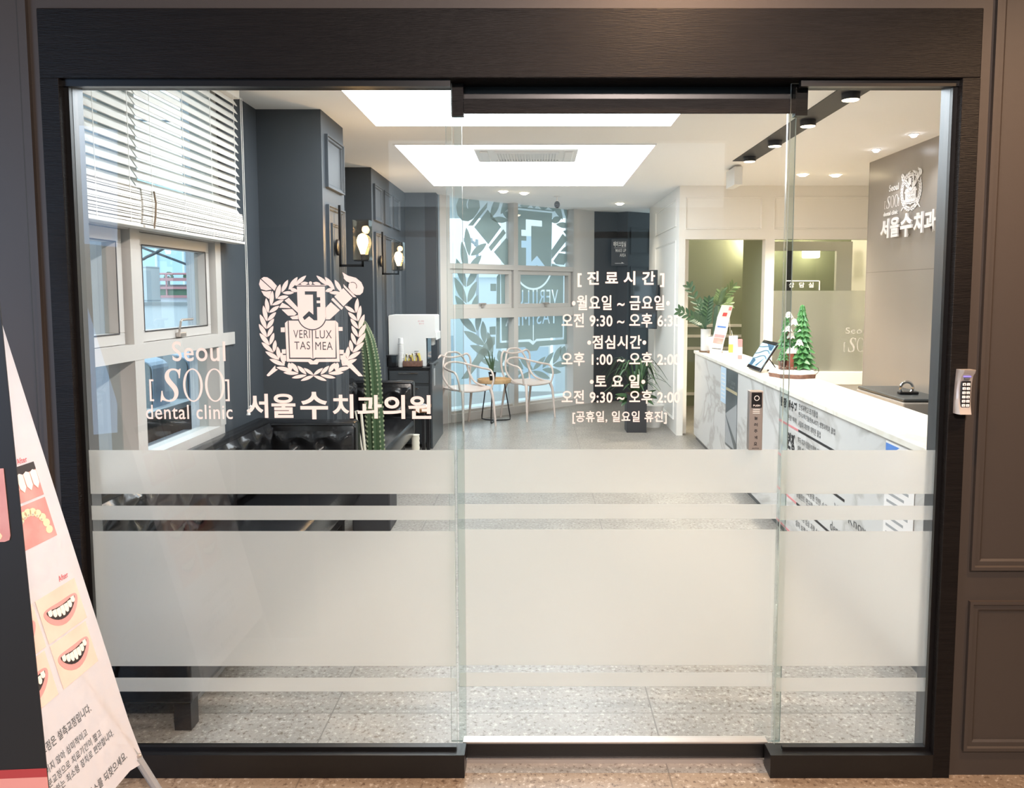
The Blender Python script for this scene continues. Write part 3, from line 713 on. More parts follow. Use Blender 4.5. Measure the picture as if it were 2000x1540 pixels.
obj('crest_sticker', crest(nb(), MWc, uc-715*un, uc+695*un, zc0, zc1, mirror=True, clipx=(u_l, u_r)), 'vinyl_olive', w4, label='large olive laurel crest sticker seen mirrored from inside')
E1 = WA+WD*(u_r1+.02)
# dark end wall with the direction sign, white side wall with panels
bm = nb(); 
def wallstrip(bm, a, b, z0, z1, d=.12):
    a = Vector((*a, 0)); b = Vector((*b, 0)); L = (b-a).length; M = frameM(a, b-a, (0, 0, 1)); prism(bm, [(0, z0), (L, z0), (L, z1), (0, z1)], M, -d); return M, L
P0 = (E1.x-.02, E1.y); P1 = (1.14, 11.10); P2 = (1.28, 11.0); P3 = (1.66, 11.25)
wallstrip(bm, P0, P1, 0, CEIL); Mt, Lt = wallstrip(bm, P1, P2, 0, CEIL); Mr, Lr = wallstrip(bm, P2, P3, 0, CEIL)
wb = struct('wall_back', bm, 'dark_panel')
for z0, z1 in ((2.12, 2.5), (.2, 1.95)): obj('panel_molding', mold_frame(nb(), Mr, .05, Lr-.05, z0, z1, .025, .01), 'dark_panel', wb)
p = PY(1198, 472, 10.98); q = PY(1222, 515, 10.98)
MS = frameM((0, 10.96, 0), (1, 0, 0), (0, 0, 1))
bm = nb(); text(bm, '메이크업실', MS, p.x, q.x, p.z-.075, p.z, .03); rect(bm, MS, p.x+.01, q.x, p.z-.093, p.z-.089); text(bm, 'MAKE UP', MS, p.x+.03, q.x, p.z-.15, p.z-.105, .01); text(bm, 'AREA', MS, p.x+.09, q.x, p.z-.215, p.z-.17, .01)
ar_ = nb(); prism(ar_, [(p.x+.02, q.z), (q.x-.02, q.z), (q.x-.06, q.z+.02), (q.x-.06, q.z+.006), (p.x+.02, q.z+.006)], MS, .002)
so = obj('direction_sign', bm, 'paper'); tag(so, 'small white make up area lettering and arrow on the dark back wall', 'sign')
obj('arrow', ar_, 'paper', so); obj('backing_plate', bx(p.x-.03, q.x+.03, 10.962, 10.99, q.z-.03, p.z+.03), 'dark_panel', so)
bm = nb()
YP = 8.38
box(bm, 1.53, 1.66, YP+.121, 10.61, 0, CEIL); wallW = struct('wall_white_side', bm, 'white_paint')
MWs = frameM((1.53, 0, 0), (0, -1, 0), (0, 0, 1))
for y0, y1 in ((8.55, 10.0), ):
    for z0, z1 in ((2.30, 2.60), (.15, 2.15)): obj('panel_molding', mold_frame(nb(), MWs, -y1, -y0, z0, z1, .02, .008), 'white_paint', wallW)
# television on its arm
t = thing('television', 'black flat television on a swing arm on the white side wall', 'television', (1.34, 9.6, 1.49))
Mtv = Matrix.Translation((1.335, 9.55, 1.49)) @ Matrix.Rotation(math.radians(-52), 4, 'Z')
obj('screen', box(nb(), -.20, .20, -.02, .01, -.36, .36, .006, M=Mtv), 'screen', t); obj('back_cover', box(nb(), -.16, .16, .01, .05, -.25, .25, .01, M=Mtv), 'black_metal', t)
bm = nb(); tube(bm, [(1.36, 9.60, 1.55), (1.47, 9.52, 1.55), (1.49, 9.75, 1.55), (1.53, 9.72, 1.55)], .014, 8); box(bm, 1.515, 1.53, 9.62, 9.82, 1.43, 1.67); obj('swing_arm', bm, 'black_metal', t)
# white wall facing the entrance with the passage and the glazed consultation room
bm = nb()
box(bm, 1.53, 1.60, YP, YP+.12, 0, CEIL); box(bm, 1.60, 4.3, YP, YP+.12, 2.15, CEIL); box(bm, 2.466, 2.566, YP, YP+.12, 0, 2.15); box(bm, 2.566, 4.3, YP, YP+.12, 0, .573); box(bm, 2.52, 4.3, YP-.04, YP+.12, .573, .708)
wp = struct('wall_consultation', bm, 'white_paint')
MPw = frameM((0, YP, 0), (1, 0, 0), (0, 0, 1))
for x0, x1 in ((1.595, 2.42), (2.55, 3.9)): obj('panel_molding', mold_frame(nb(), MPw, x0, x1, 2.255, 2.6, .016, .007), 'white_paint', wp)
gp = obj('window_5', bx(2.566, 4.3, YP+.05, YP+.058, .708, 2.15), 'glass_clear'); tag(gp, 'glazed window of the consultation room behind the counter', 'window', kind='structure')
obj('frosted_band', bx(2.566, 4.3, YP+.046, YP+.0485, .708, 1.595), 'frost_light', gp)
MGl = frameM((0, YP+.045, 0), (1, 0, 0), (0, 0, 1))
def g5(px, py): p = PY(px, py, YP+.045); return p.x, p.z
bm = nb(); a = g5(1534, 548); b = g5(1601, 567)
rect(bm, MGl, a[0], b[0], a[1]-.010, a[1]); rect(bm, MGl, b[0]-.010, b[0], b[1], a[1]); rect(bm, MGl, a[0], a[0]+.010, b[1], a[1])
for s, x0_, x1_ in (('상', 1541, 1551), ('담', 1561, 1571), ('실', 1579, 1589)):
    c_ = g5(x0_, 552); d = g5(x1_, 562); text(bm, s, MGl, c_[0], d[0], d[1], c_[1], .01)
obj('room_name_sticker', bm, 'paper', gp)
bm = nb(); c_ = g5(1652, 640); d = g5(1682, 652)
text(bm, 'Seoul', MGl, c_[0], d[0]+.1, d[1], c_[1], .0); c_ = g5(1652, 660); d = g5(1690, 688); soo(bm, MGl, c_[0]-.02, d[0]+.1, d[1], c_[1]); obj('logo_sticker', bm, 'white_frame', gp)
struct('wall_green', bx(1.66, 4.3, 10.62, 10.74, 0, CEIL), 'green_paint'); gw = bpy.data.objects['wall_green']
bm = nb()
for z in (1.10, .955, .785, .15): box(bm, 1.66, 4.3, 10.595, 10.62, z, z+.04, .004)
obj('rail_molding', bm, 'white_paint', gw)
struct('wall_partition', bx(2.47, 2.56, YP+.12, 9.3, 0, CEIL), 'green_paint')
# white inner door seen through the glass
def g6(px, py, Y=9.4): p = PY(px, py, Y); return p.x, p.z
a = g6(1500, 472); b = g6(1655, 800); i0 = g6(1508, 490); i1 = g6(1628, 700)
bm = nb(); box(bm, i1[0], b[0], 9.4, 9.46, 0, a[1]); box(bm, a[0], i1[0], 9.4, 9.46, i0[1], a[1]); box(bm, a[0], a[0]+.05, 9.4, 9.46, 0, i0[1]); box(bm, a[0]+.05, i1[0], 9.4, 9.46, 0, .5)
d2 = struct('door_2', bm, 'white_paint', 'white framed glass door inside the consultation room', 'door'); obj('pane', bx(a[0]+.05, i1[0], 9.425, 9.432, .5, i0[1]), 'glass_clear', d2)
# right side walls
bm = nb(); box(bm, 2.94, 3.06, 2.5, 6.916, 0, CEIL); box(bm, 3.06, 4.4, 6.80, 6.916, 0, CEIL); struct('wall_right', bm, 'tile_wall_grid')
bm = nb(); box(bm, 4.3, 4.42, 6.9, 10.74, 0, CEIL); struct('wall_far_right', bm, 'white_paint')

# =================================================================== CEILING THINGS
def panel(y0, y1, label):
    t = thing('ceiling_light', label, 'ceiling light', (-.1, (y0+y1)/2, CEIL), group='large square light panels')
    bm = nb(); x0, x1 = -1.105, .91; f = .012
    for a in ((x0-f, x1+f, y0-f, y0), (x0-f, x1+f, y1, y1+f), (x0-f, x0, y0, y1), (x1, x1+f, y0, y1)): box(bm, a[0], a[1], a[2], a[3], CEIL-.012, CEIL-.0005)
    obj('frame', bm, 'ceiling_white', t); obj('diffuser', bx(x0, x1, y0, y1, CEIL-.010, CEIL-.0005), 'panel_light', t)
panel(3.10, 5.363, 'large glowing ceiling panel nearest the entrance'); panel(6.05, 8.32, 'large glowing ceiling panel behind the air conditioner')
t = thing('air_conditioner', 'white ceiling air conditioner cassette in front of the far light panel', 'air conditioner', (-.07, 6.12, CEIL))
bm = nb(); box(bm, -.50, .32, 6.08, 6.62, CEIL-.045, CEIL-.011, .012); obj('body', bm, 'white_plastic', t)
bm = nb()
for k in range(22): box(bm, -.33+k*.0225, -.318+k*.0225, 6.16, 6.50, CEIL-.056, CEIL-.045)
box(bm, -.34, .17, 6.14, 6.16, CEIL-.056, CEIL-.045); box(bm, -.34, .17, 6.50, 6.52, CEIL-.056, CEIL-.045); obj('intake_grille', bm, 'white_plastic', t)
for x in (-.455, .215): obj('louver', bx(x, x+.065, 6.12, 6.56, CEIL-.056, CEIL-.045, .004), 'white_plastic', t)
def downlight(p, label, warm=True, r=.05, e=14, g='round recessed downlights'):
    t = thing('downlight', label, 'downlight', (p[0], p[1], CEIL), group=g)
    bm = nb(); lathe(bm, [(r*1.25, -.004), (r*1.25, -.0005), (r, -.0005), (r, -.004)], (p[0], p[1], CEIL), 24, cap=False); obj('trim_ring', bm, 'white_plastic', t)
    bm = nb(); lathe(bm, [(r*.55, -.022), (r*.92, -.010), (r*.95, -.001)], (p[0], p[1], CEIL), 24); obj('lens', bm, 'downlight_warm' if warm else 'downlight_cool', t, smooth=True)
    lamp('downlight_beam', 'SPOT', (p[0], p[1], CEIL-.04), e, (1, .87, .70) if warm else (.93, .94, 1), .04, target=(p[0], p[1], 0), spot=110, blend=.9)
for px, lb in (((-.388, 8.80), 'warm downlight, left one of the pair before the far window'), ((-.155, 8.95), 'warm downlight, right one of the pair before the far window'), ((1.057, 10.0), 'warm downlight in front of the dark back wall'),
               ((2.571, 7.561), 'warm downlight, left one of the pair above the consultation room window'), ((2.901, 7.593), 'warm downlight, right one of the pair above the consultation room window')):
    downlight(px, lb, e=24 if px[0] < 2 else 190)
for px, lb in (((2.72, 6.283), 'small cool downlight over the wall crest, the farther one'), ((2.73, 5.685), 'small cool downlight over the wall lettering, the nearer one')): downlight(px, lb, False, .028, 12, 'small cool downlights by the tiled wall')
t = thing('track_light', 'long dark recessed ceiling channel with round lamps above the counter', 'track light', (1.795, 5.0, CEIL))
obj('channel', bx(1.70, 1.884, 3.0, 6.81, CEIL-.006, CEIL-.0005), 'dark_panel', t)
for i, (x, y) in enumerate(((1.79, 6.60), (1.795, 5.92), (1.80, 5.22), (1.80, 4.52), (1.80, 3.6))):
    bm = nb(); lathe(bm, [(.050, -.045), (.052, -.0065), (.010, -.0065)], (x, y, CEIL), 24, cap=False); k = obj('lamp_cup', bm, 'dark_panel', t, smooth=True)
    bm = nb(); lathe(bm, [(.044, -.046), (.048, -.040)], (x, y, CEIL), 24); obj('lens', bm, 'bulb_soft', k)
    lamp('track_beam', 'SPOT', (x, y, CEIL-.07), 75, (1, .90, .78), .04, target=(x+.05, y, 0), spot=88, blend=.8)
t = thing('exit_sign', 'small white exit sign hanging edge-on from the ceiling', 'sign', (1.80, 7.25, CEIL)); obj('housing', bx(1.765, 1.84, 7.0, 7.3, 2.54, 2.70, .004), 'white_plastic', t); obj('hanger', bx(1.79, 1.81, 7.1, 7.15, 2.70, CEIL-.001), 'white_plastic', t)
t = thing('security_camera', 'small dark dome camera on the ceiling before the far window', 'camera', (.23, 9.3, CEIL)); p = PY(1088, 400, 9.3)
bm = nb(); tube(bm, [(p.x, 9.3, CEIL-.001), (p.x, 9.3, p.z+.02)], .012, 10); lathe(bm, [(.04, CEIL-.012), (.04, CEIL-.001)], (p.x, 9.3, 0), 16); obj('mount', bm, 'white_plastic', t); bm = nb(); ball(bm, (p.x, 9.3, p.z), .036, sz=1.2); obj('lens_dome', bm, 'screen', t, smooth=True)

# =================================================================== RECEPTION COUNTER
YC = 8.22; CTX = lambda y: 1.47+.0265*y
MK = frameM((CTX(YC), YC, 0), (-.0265, -1, 0), (0, 0, 1))      # x towards the entrance, y up, z out of the front face
LC = 5.5
t = thing('reception_counter', 'long white marble reception counter along the right side', 'counter', (1.6, 5.5, 0))
obj('body', box(nb(), .012, LC, .05, .925, -.34, 0, M=MK), 'marble_white', t); obj('plinth', box(nb(), .03, LC, 0, .05, -.33, -.02, M=MK), 'jamb_steel', t)
obj('countertop', box(nb(), 0, LC+.01, .925, .955, -.40, .012, .003, M=MK), 'marble_top', t)
def K(y): return YC-y
bm = nb(); ms = ['ink', 'ink_grey', 'rose']
def addm(bm, i, fn, *a, **k):
    n = len(bm.faces); fn(bm, *a, **k); bm.faces.ensure_lookup_table()
    for f in bm.faces[n:]: f.material_index = i
for zl in (.725, .500, .272, .055):
    addm(bm, 2, rect, MK, K(5.05), K(4.635), zl, zl+.014); addm(bm, 0, rect, MK, K(4.635), K(3.86), zl, zl+.014)
T = lambda i, s, y0, y1, z0, z1, b=.01: addm(bm, i, text, s, MKt, K(y0), K(y1), z0, z1, b)
MKt = MK @ Matrix.Translation((0, 0, .0012))
T(0, '원장 박수전', 5.02, 4.675, .83, .895, .05); T(1, '원장 약력', 4.86, 4.68, .765, .80)
T(1, '안성과학고 조기졸업', 4.64, 4.30, .862, .900); T(1, '한국과학기술원(KAIST) 생명과학과 졸업', 4.64, 4.02, .812, .850); T(1, '서울대 치의학 대학원 졸업', 4.64, 4.24, .758, .796)
T(0, '원장', 4.86, 4.69, .58, .69, .06); T(1, '미국 치과 임플란트학회 정회원', 4.64, 4.2, .655, .695); T(1, '대한 치과 보철학회 정회원', 4.64, 4.22, .602, .642); T(1, '대한 치과 교정학회 정회원', 4.64, 4.22, .55, .59)
T(1, '통합 치의학과 전문의', 4.64, 4.28, .43, .468); T(1, '서울대 치과병원 인턴 수료', 4.64, 4.1, .378, .418); T(1, '임플란트 연구회 이사', 4.64, 4.24, .322, .362)
T(1, 'We Know', 4.0, 3.55, .41, .46, .0); T(1, 'dental treatment', 4.05, 3.45, .30, .35, .0); T(1, '치과 교정 임상 과정 수료', 4.64, 4.2, .2, .24); T(1, '심미 보철 연수회 수료', 4.64, 4.2, .14, .18)
obj('lettering', bm, ms, t)
o = obj('poster', rect(nb(), MKt, K(6.87), K(6.66), .60, .917, .002), 'poster_blue'); tag(o, 'pale blue poster on the far end of the counter front', 'poster')
for k in range(7): obj('printed_line', rect(nb(), MKt @ Matrix.Translation((0, 0, .002)), K(6.84), K(6.70), .64+k*.035, .65+k*.035, .0004), 'white_plastic', o)
o = obj('poster', rect(nb(), MKt, K(6.65), K(6.23), .25, .915, .003), 'poster_dark'); tag(o, 'tall dark poster with grey triangles on the counter front', 'poster')
Mq = MKt @ Matrix.Translation((0, 0, .003))
obj('stripe', rect(nb(), Mq, K(6.65), K(6.23), .73, .755, .0005), 'poster_gold', o)
bm = nb(); prism(bm, [(K(6.65), .52), (K(6.23), .66), (K(6.23), .33)], Mq, .0006); prism(bm, [(K(6.64), .50), (K(6.3), .27), (K(6.64), .27)], Mq, .0006); obj('triangle', bm, 'grey_plastic', o)
bm = nb(); text(bm, '치과 임플란트', Mq, K(6.58), K(6.30), .80, .83, .02); text(bm, '정품 보증', Mq, K(6.50), K(6.34), .77, .79, .0); obj('lettering', bm, 'paper', o)
o = obj('notice', rect(nb(), MKt, K(3.386), K(3.10), .47, .915, .002), 'paper'); tag(o, 'white notice sheet with a blue corner near the counter end', 'notice')
Mn = MKt @ Matrix.Translation((0, 0, .002)); obj('blue_corner', prism(nb(), [(K(3.386), .905), (K(3.386), .84), (K(3.25), .905)], Mn, .0005), 'blue_card', o)
bm = nb()
for k in range(9): rect(bm, Mn, K(3.36), K(3.15+.02*(k % 3)), .50+k*.036, .512+k*.036, .0004)
obj('printed_line', bm, 'grey_plastic', o)
t = thing('reception_desk', 'low beige work desk behind the marble counter', 'desk', (2.3, 5.6, 0))
obj('desktop', bx(2.03, 2.55, 3.2, 7.7, .70, .73, .003), 'wood_light', t); bm = nb(); box(bm, 2.50, 2.54, 3.2, 7.7, 0, .70); box(bm, 2.05, 2.5, 3.2, 3.24, 0, .7); box(bm, 2.05, 2.5, 7.66, 7.7, 0, .7); obj('panel', bm, 'cream', t)
t = thing('printer', 'dark grey office printer behind the counter by the tiled wall', 'printer', (2.72, 5.75, 0))
obj('cabinet', bx(2.56, 2.92, 5.3, 6.2, 0, .60, .005), 'dark_panel', t); obj('body', bx(2.57, 2.90, 5.35, 6.15, .603, .80, .01), 'printer_grey', t); obj('lid', bx(2.575, 2.895, 5.36, 6.14, .803, .825, .008), 'cabinet_dark', t)
bm = nb(); box(bm, 2.62, 2.74, 5.31, 5.35, .66, .72); obj('paper_tray', bm, 'black_metal', t)
t = thing('tape_dispenser', 'small shiny silver tape dispenser on top of the printer', 'tape dispenser', (2.72, 5.62, .825))
bm = nb(); tube(bm, [(2.72+.045*math.cos(a*PI/12), 5.62, .872+.045*math.sin(a*PI/12)) for a in range(24)], .011, 8, closed=True); obj('roll', bm, 'chrome', t, smooth=True)
bm = nb(); box(bm, 2.66, 2.80, 5.595, 5.645, .826, .845, .006); obj('base', bm, 'black_metal', t)

# plants and small things on the counter --------------------------------
TZ = .955
def zz(bm, base, tips, leafw=.022, n=7):
    for tp in tips:
        b = Vector(base); e = Vector(tp); mid = (b+e)/2+Vector((0, 0, .25*(e-b).length*.5)); pth = smooth_path([b, b.lerp(mid, .6)+Vector((0, 0, .02)), e], 10)
        tube(bm, pth, [.006*(1-.7*i/len(pth)) for i in range(len(pth))], 6)
        for i in range(5, len(pth), 2):
            p = pth[i]; tg = (pth[min(i+1, len(pth)-1)]-pth[i-1]).normalized(); s = tg.cross(Vector((.2, -1, .1))).normalized()
            for sg in (-1, 1): leaf(bm, p, p+(s*sg*.8+tg*.75)*.075, leafw*.75, up=(0, -1, .4))
        leaf(bm, pth[-1], pth[-1]+(pth[-1]-pth[-3]).normalized()*.06, leafw*.7, up=(0, -1, .3))
    return bm
YPt = 8.0; pc = PY(1378, 680, YPt)
t = thing('potted_plant', 'feathery leaved plant in a tall white pot on the far end of the counter', 'plant', (pc.x, YPt, TZ))
bm = nb(); lathe(bm, [(.050, TZ+.012), (.052, TZ+.24), (.046, TZ+.24), (.044, TZ+.22)], (pc.x, YPt, 0), 24); obj('pot', bm, 'white_plastic', t, smooth=True)
obj('saucer', lathe(nb(), [(.052, TZ), (.064, TZ+.003), (.066, TZ+.016), (.058, TZ+.016), (.05, TZ+.006)], (pc.x, YPt, 0), 24), 'wood_brown', t); obj('soil', lathe(nb(), [(.044, TZ+.20), (.044, TZ+.225)], (pc.x, YPt, 0), 16), 'soil', t)
tips = [PY(a, b, YPt+c_) for a, b, c_ in ((1328, 608, -.02), (1346, 560, .03), (1384, 588, -.05), (1370, 592, .08), (1356, 622, -.08))]
obj('foliage', zz(nb(), (pc.x, YPt, TZ+.225), tips), 'leaf_green', t)
pc2 = PY(1396, 680, 7.86)
t = thing('potted_cactus', 'dark cactus with a leafy spray in a round cream pot on the counter', 'plant', (pc2.x, 7.86, TZ))
bm = nb(); lathe(bm, [(.045, TZ+.014), (.062, TZ+.04), (.070, TZ+.17), (.062, TZ+.17), (.058, TZ+.155)], (pc2.x, 7.86, 0), 24); obj('pot', bm, 'paper', t, smooth=True)
obj('saucer', lathe(nb(), [(.05, TZ), (.078, TZ+.004), (.082, TZ+.02), (.07, TZ+.02), (.05, TZ+.007)], (pc2.x, 7.86, 0), 24), 'wood_brown', t); obj('soil', lathe(nb(), [(.058, TZ+.15), (.058, TZ+.158)], (pc2.x, 7.86, 0), 16), 'soil', t)
def ribcol(bm, pts, rr, ribs=7, amp=.22):
    n = ribs*4; rings = []; pts = [Vector(p) for p in pts]
    for i, p in enumerate(pts):
        rings.append([bm.verts.new(p+Vector((math.cos(2*PI*k/n), math.sin(2*PI*k/n), 0))*rr[i]*(1-amp*(.5-.5*math.cos(2*PI*k*ribs/n)))) for k in range(n)])
    for a, b in zip(rings, rings[1:]):
        for k in range(n): bm.faces.new((a[k], a[(k+1) % n], b[(k+1) % n], b[k]))
    bm.faces.new(rings[0][::-1]); bm.faces.new(rings[-1]); return bm
bm = nb(); ribcol(bm, [(pc2.x+.02, 7.86, TZ+.15), (pc2.x+.022, 7.86, TZ+.3), (pc2.x+.024, 7.86, TZ+.46), (pc2.x+.024, 7.86, TZ+.50)], [.042, .046, .038, .012]); obj('stem', bm, 'cactus_green', t, smooth=True)
bm = nb(); zz(bm, (pc2.x+.02, 7.86, TZ+.45), [PY(a, b, 7.8+c_) for a, b, c_ in ((1432, 560, 0), (1425, 592, .1), (1408, 570, -.05))], .016); obj('foliage', bm, 'leaf_pale', t)
# small leaning brochure stand
YS = 7.42
t = thing('brochure_stand', 'small white curved display stand with a red logo on the counter', 'display stand', (PY(1397, 690, YS).x, YS, TZ))
def sheet(rows, m_=.002):
    bm = nb(); prev = None; d = Vector((0, .004, 0))
    for l, r_ in rows:
        cur = [bm.verts.new(l), bm.verts.new(r_), bm.verts.new(r_+d), bm.verts.new(l+d)]
        if prev:
            for k in range(4): bm.faces.new((prev[k], prev[(k+1) % 4], cur[(k+1) % 4], cur[k]))
        prev = cur
    return bm
SR = [((1386, 690), (1409, 692), .0), ((1391, 665), (1414, 668), .05), ((1396, 645), (1420, 648), .08), ((1401, 620), (1425, 622), .10), ((1410, 596), (1432, 597), .08)]
rows = []
for l, r_, dy in SR: rows.append((PY(l[0], l[1], YS+dy), PY(r_[0], r_[1], YS+dy)))
obj('sheet', sheet(rows), 'paper', t)
def onsheet(u, v, off=-.003):
    k = min(int(v*4), 3); f = v*4-k; l = rows[k][0].lerp(rows[k+1][0], f); r_ = rows[k][1].lerp(rows[k+1][1], f); return l.lerp(r_, u)+Vector((0, off, 0))
def sheetpatch(u0, u1, v0, v1):
    bm = nb(); prev = None
    for i in range(5):
        v = v0+(v1-v0)*i/4; cur = [bm.verts.new(onsheet(u0, v)), bm.verts.new(onsheet(u1, v))]
        if prev: bm.faces.new((prev[0], prev[1], cur[1], cur[0]))
        prev = cur
    return bm
obj('photo_print', sheetpatch(.08, .92, .20, .32), 'gum', t); obj('photo_print', sheetpatch(.08, .92, .34, .41), 'rose', t); obj('title_line', sheetpatch(.15, .85, .56, .59), 'blue_card', t); obj('caption_line', sheetpatch(.1, .9, .09, .11), 'ink_grey', t)
obj('logo', sheetpatch(.35, .70, .78, .85), 'red', t); obj('ribbon', sheetpatch(.70, .95, .90, .97), 'rose', t)
bm = nb(); r0 = rows[3][1]; tube(bm, [r0+Vector((0, .005, 0)), (r0.x+.06, YS+.25, TZ+.003)], .002, 5); tube(bm, [rows[3][0]+Vector((0, .005, 0)), (r0.x-.05, YS+.25, TZ+.003)], .002, 5); tube(bm, [(r0.x+.02, YS+.1, TZ+.25), (r0.x+.05, YS, TZ+.003)], .002, 5); obj('wire_leg', bm, 'cord', t)
for px, h, m_, lb in ((1427, .20, 'paper', 'slim white dental sample box on the counter'), (1436, .21, 'poster_blue', 'slim blue dental sample box on the counter'), (1445, .185, 'rose', 'slim pink dental sample box on the counter')):
    p = PZ(px, 697+(px-1427)*.25, TZ); t = thing('sample_box', lb, 'box', (p.x, p.y, TZ), group='sample boxes on the counter')
    obj('carton', bx(p.x-.018, p.x+.018, p.y-.014, p.y+.014, TZ, TZ+h, .002), m_, t); obj('label_band', bx(p.x-.0185, p.x+.0185, p.y-.0145, p.y+.0145, TZ+h*.2, TZ+h*.6), 'paper' if m_ != 'paper' else 'yellow', t)
# tablet
bl = PZ(1457.6, 716.5, TZ+.012); br = PZ(1483, 726.5, TZ+.012); tl = PY(1491.8, 663.4, bl.y+.0)
Mt_ = frameM(bl, br-bl, (tl-bl)); W_ = (br-bl).length; H_ = (tl-bl).length
e1 = (br-bl).normalized(); u_ = (tl-bl); u_ = (u_-e1*u_.dot(e1)).normalized(); n_ = e1.cross(u_); Mt_ = Matrix((e1, u_, n_)).transposed().to_4x4(); Mt_.translation = bl
t = thing('tablet', 'black tablet leaning on a stand with blue wave pattern on the counter', 'tablet', tuple(bl))
obj('case', box(nb(), 0, W_, 0, H_, -.014, 0, .003, M=Mt_), 'screen', t)
obj('display', box(nb(), .012, W_-.012, .03, H_-.03, .0005, .0015, M=Mt_), 'tablet_glass', t)
bm = nb(); Mt2 = Mt_ @ Matrix.Translation((0, 0, .003))
for k, (a, b) in enumerate(((.32, .50), (.50, .68), (.74, .82))): tube(bm, smooth_path([Mt2 @ Vector((W_*x, H_*(a+(b-a)*y), 0)) for x, y in ((.06, 0), (.3, .35), (.55, .9), (.75, 1.0), (.93, .6))], 6), .004, 5)
prism(bm, [(W_*.1, H_*.12), (W_*.3, H_*.1), (W_*.35, H_*.3), (W_*.1, H_*.36)], Mt2, .0008); prism(bm, [(W_*.45, H_*.88), (W_*.93, H_*.88), (W_*.93, H_*.70), (W_*.75, H_*.72), (W_*.6, H_*.82)], Mt2, .0008); prism(bm, [(W_*.5, H_*.13), (W_*.62, H_*.14), (W_*.8, H_*.42)], Mt2, .0008)
obj('wave_pattern', bm, 'tablet_line', t); bm = nb(); k = Mt_ @ Vector((W_/2, H_*.6, -.015)); tube(bm, [k, (k.x+.10, k.y, TZ+.004), (k.x+.02, k.y, TZ+.004)], .005, 6); obj('stand', bm, 'black_metal', t)
# christmas tree ornament
tc = (1.88, 5.62)
t = thing('christmas_tree_ornament', 'snowy village ornament with a glossy green christmas tree on the counter', 'ornament', (*tc, TZ))
bm = nb(); n = 36; rings = []
for z, rr, wob in ((0, .150, .01), (.03, .155, .012), (.045, .150, .008), (.058, .135, .006)):
    rings.append([bm.verts.new((tc[0]+(rr+wob*math.sin(5*a)*1.2)*math.cos(a)*1.06, tc[1]+(rr+wob*math.sin(7*a))*math.sin(a), TZ+z)) for a in [2*PI*k/n for k in range(n)]])
for i, (a, b) in enumerate(zip(rings, rings[1:])):
    for k in range(n):
        f = bm.faces.new((a[k], a[(k+1) % n], b[(k+1) % n], b[k])); f.material_index = 0 if i == 0 else 1
bm.faces.new(rings[0][::-1]); f = bm.faces.new(rings[-1]); f.material_index = 1
obj('base', bm, ['toy_brown', 'snow'], t, smooth=True)
def xmas(bm, c, z0, z1, r, layers, npt=9):
    for k in range(layers):
        f = k/layers; zz_ = z0+(z1-z0)*f; rr = r*(1-f)**.85+.010; h = (z1-z0)/layers*1.5; ph = random.random()*6; n = npt*2
        top = bm.verts.new((c[0], c[1], min(z1+.01, zz_+h*1.6)))
        ring = []; ring2 = []
        for j in range(n):
            a = ph+2*PI*j/n; q = rr*(1.16 if j % 2 == 0 else .78)*random.uniform(.93, 1.07)
            ring.append(bm.verts.new((c[0]+q*math.cos(a), c[1]+q*math.sin(a), zz_+(0 if j % 2 == 0 else .012)))); q2 = q*.62
            ring2.append(bm.verts.new((c[0]+q2*math.cos(a), c[1]+q2*math.sin(a), zz_+h*.55+(.008 if j % 2 == 0 else 0))))
        for j in range(n):
            bm.faces.new((ring[j], ring[(j+1) % n], ring2[(j+1) % n], ring2[j])); bm.faces.new((ring2[j], ring2[(j+1) % n], top))
        bm.faces.new(ring[::-1])
    return bm
bm = nb(); xmas(bm, (tc[0]+.055, tc[1]), TZ+.06, 1.475, .098, 12, 9); obj('green_tree', bm, 'tree_green', t, smooth=False)
bm = nb(); xmas(bm, (tc[0]-.05, tc[1]+.03), TZ+.20, 1.40, .048, 9, 8); xmas(bm, (tc[0]-.085, tc[1]-.03), TZ+.12, TZ+.21, .035, 4, 8); obj('small_green_tree', bm, 'tree_green', t)
bm = nb()
for k in range(6): xmas(bm, (tc[0]+random.uniform(-.07, .03), tc[1]-.02+random.uniform(-.03, .0)), TZ+.18+k*.05, TZ+.22+k*.05, .022, 2, 7)
bm2 = bm; box(bm, tc[0]-.075, tc[0]+.0, tc[1]-.06, tc[1]+.02, TZ+.175, TZ+.19, .004); obj('snow_cap', bm, 'snow', t)
bm = nb(); box(bm, tc[0]-.065, tc[0]-.015, tc[1]-.05, tc[1]+.03, TZ+.058, TZ+.175); obj('brick_house', bm, 'brick_red', t); obj('brick_tower', bx(tc[0]-.05, tc[0]-.02, tc[1]-.02, tc[1]+.02, TZ+.28, TZ+.33), 'brick_red', t)
bm = nb(); M_ = frameM((tc[0]-.04, tc[1]-.055, TZ+.175), (1, 0, 0), (0, 0, 1)); prism(bm, [(-.045, 0), (.045, 0), (0, .045)], M_, -.09); obj('roof', bm, 'snow', t)
bm = nb()
for k in range(8): ball(bm, (tc[0]-.12+k*.016, tc[1]-.07-(k % 3)*.012, TZ+.068+random.random()*.012), .010, seg=8)
lathe(bm, [(.012, 0), (.014, .05), (.006, .06)], (tc[0]-.10, tc[1]-.05, TZ+.06), 10); box(bm, tc[0]-.11, tc[0]-.075, tc[1]-.04, tc[1]-.0, TZ+.058, TZ+.12); obj('village_figure', bm, 'toy_brown', t)
obj('power_cord', tube(nb(), smooth_path([(tc[0]+.15, tc[1]+.03, TZ+.02), (tc[0]+.20, tc[1]+.06, TZ+.06), (tc[0]+.215, tc[1]+.08, TZ+.03), (tc[0]+.20, tc[1]+.10, TZ+.004)], 6), .002, 5), 'ink', t)

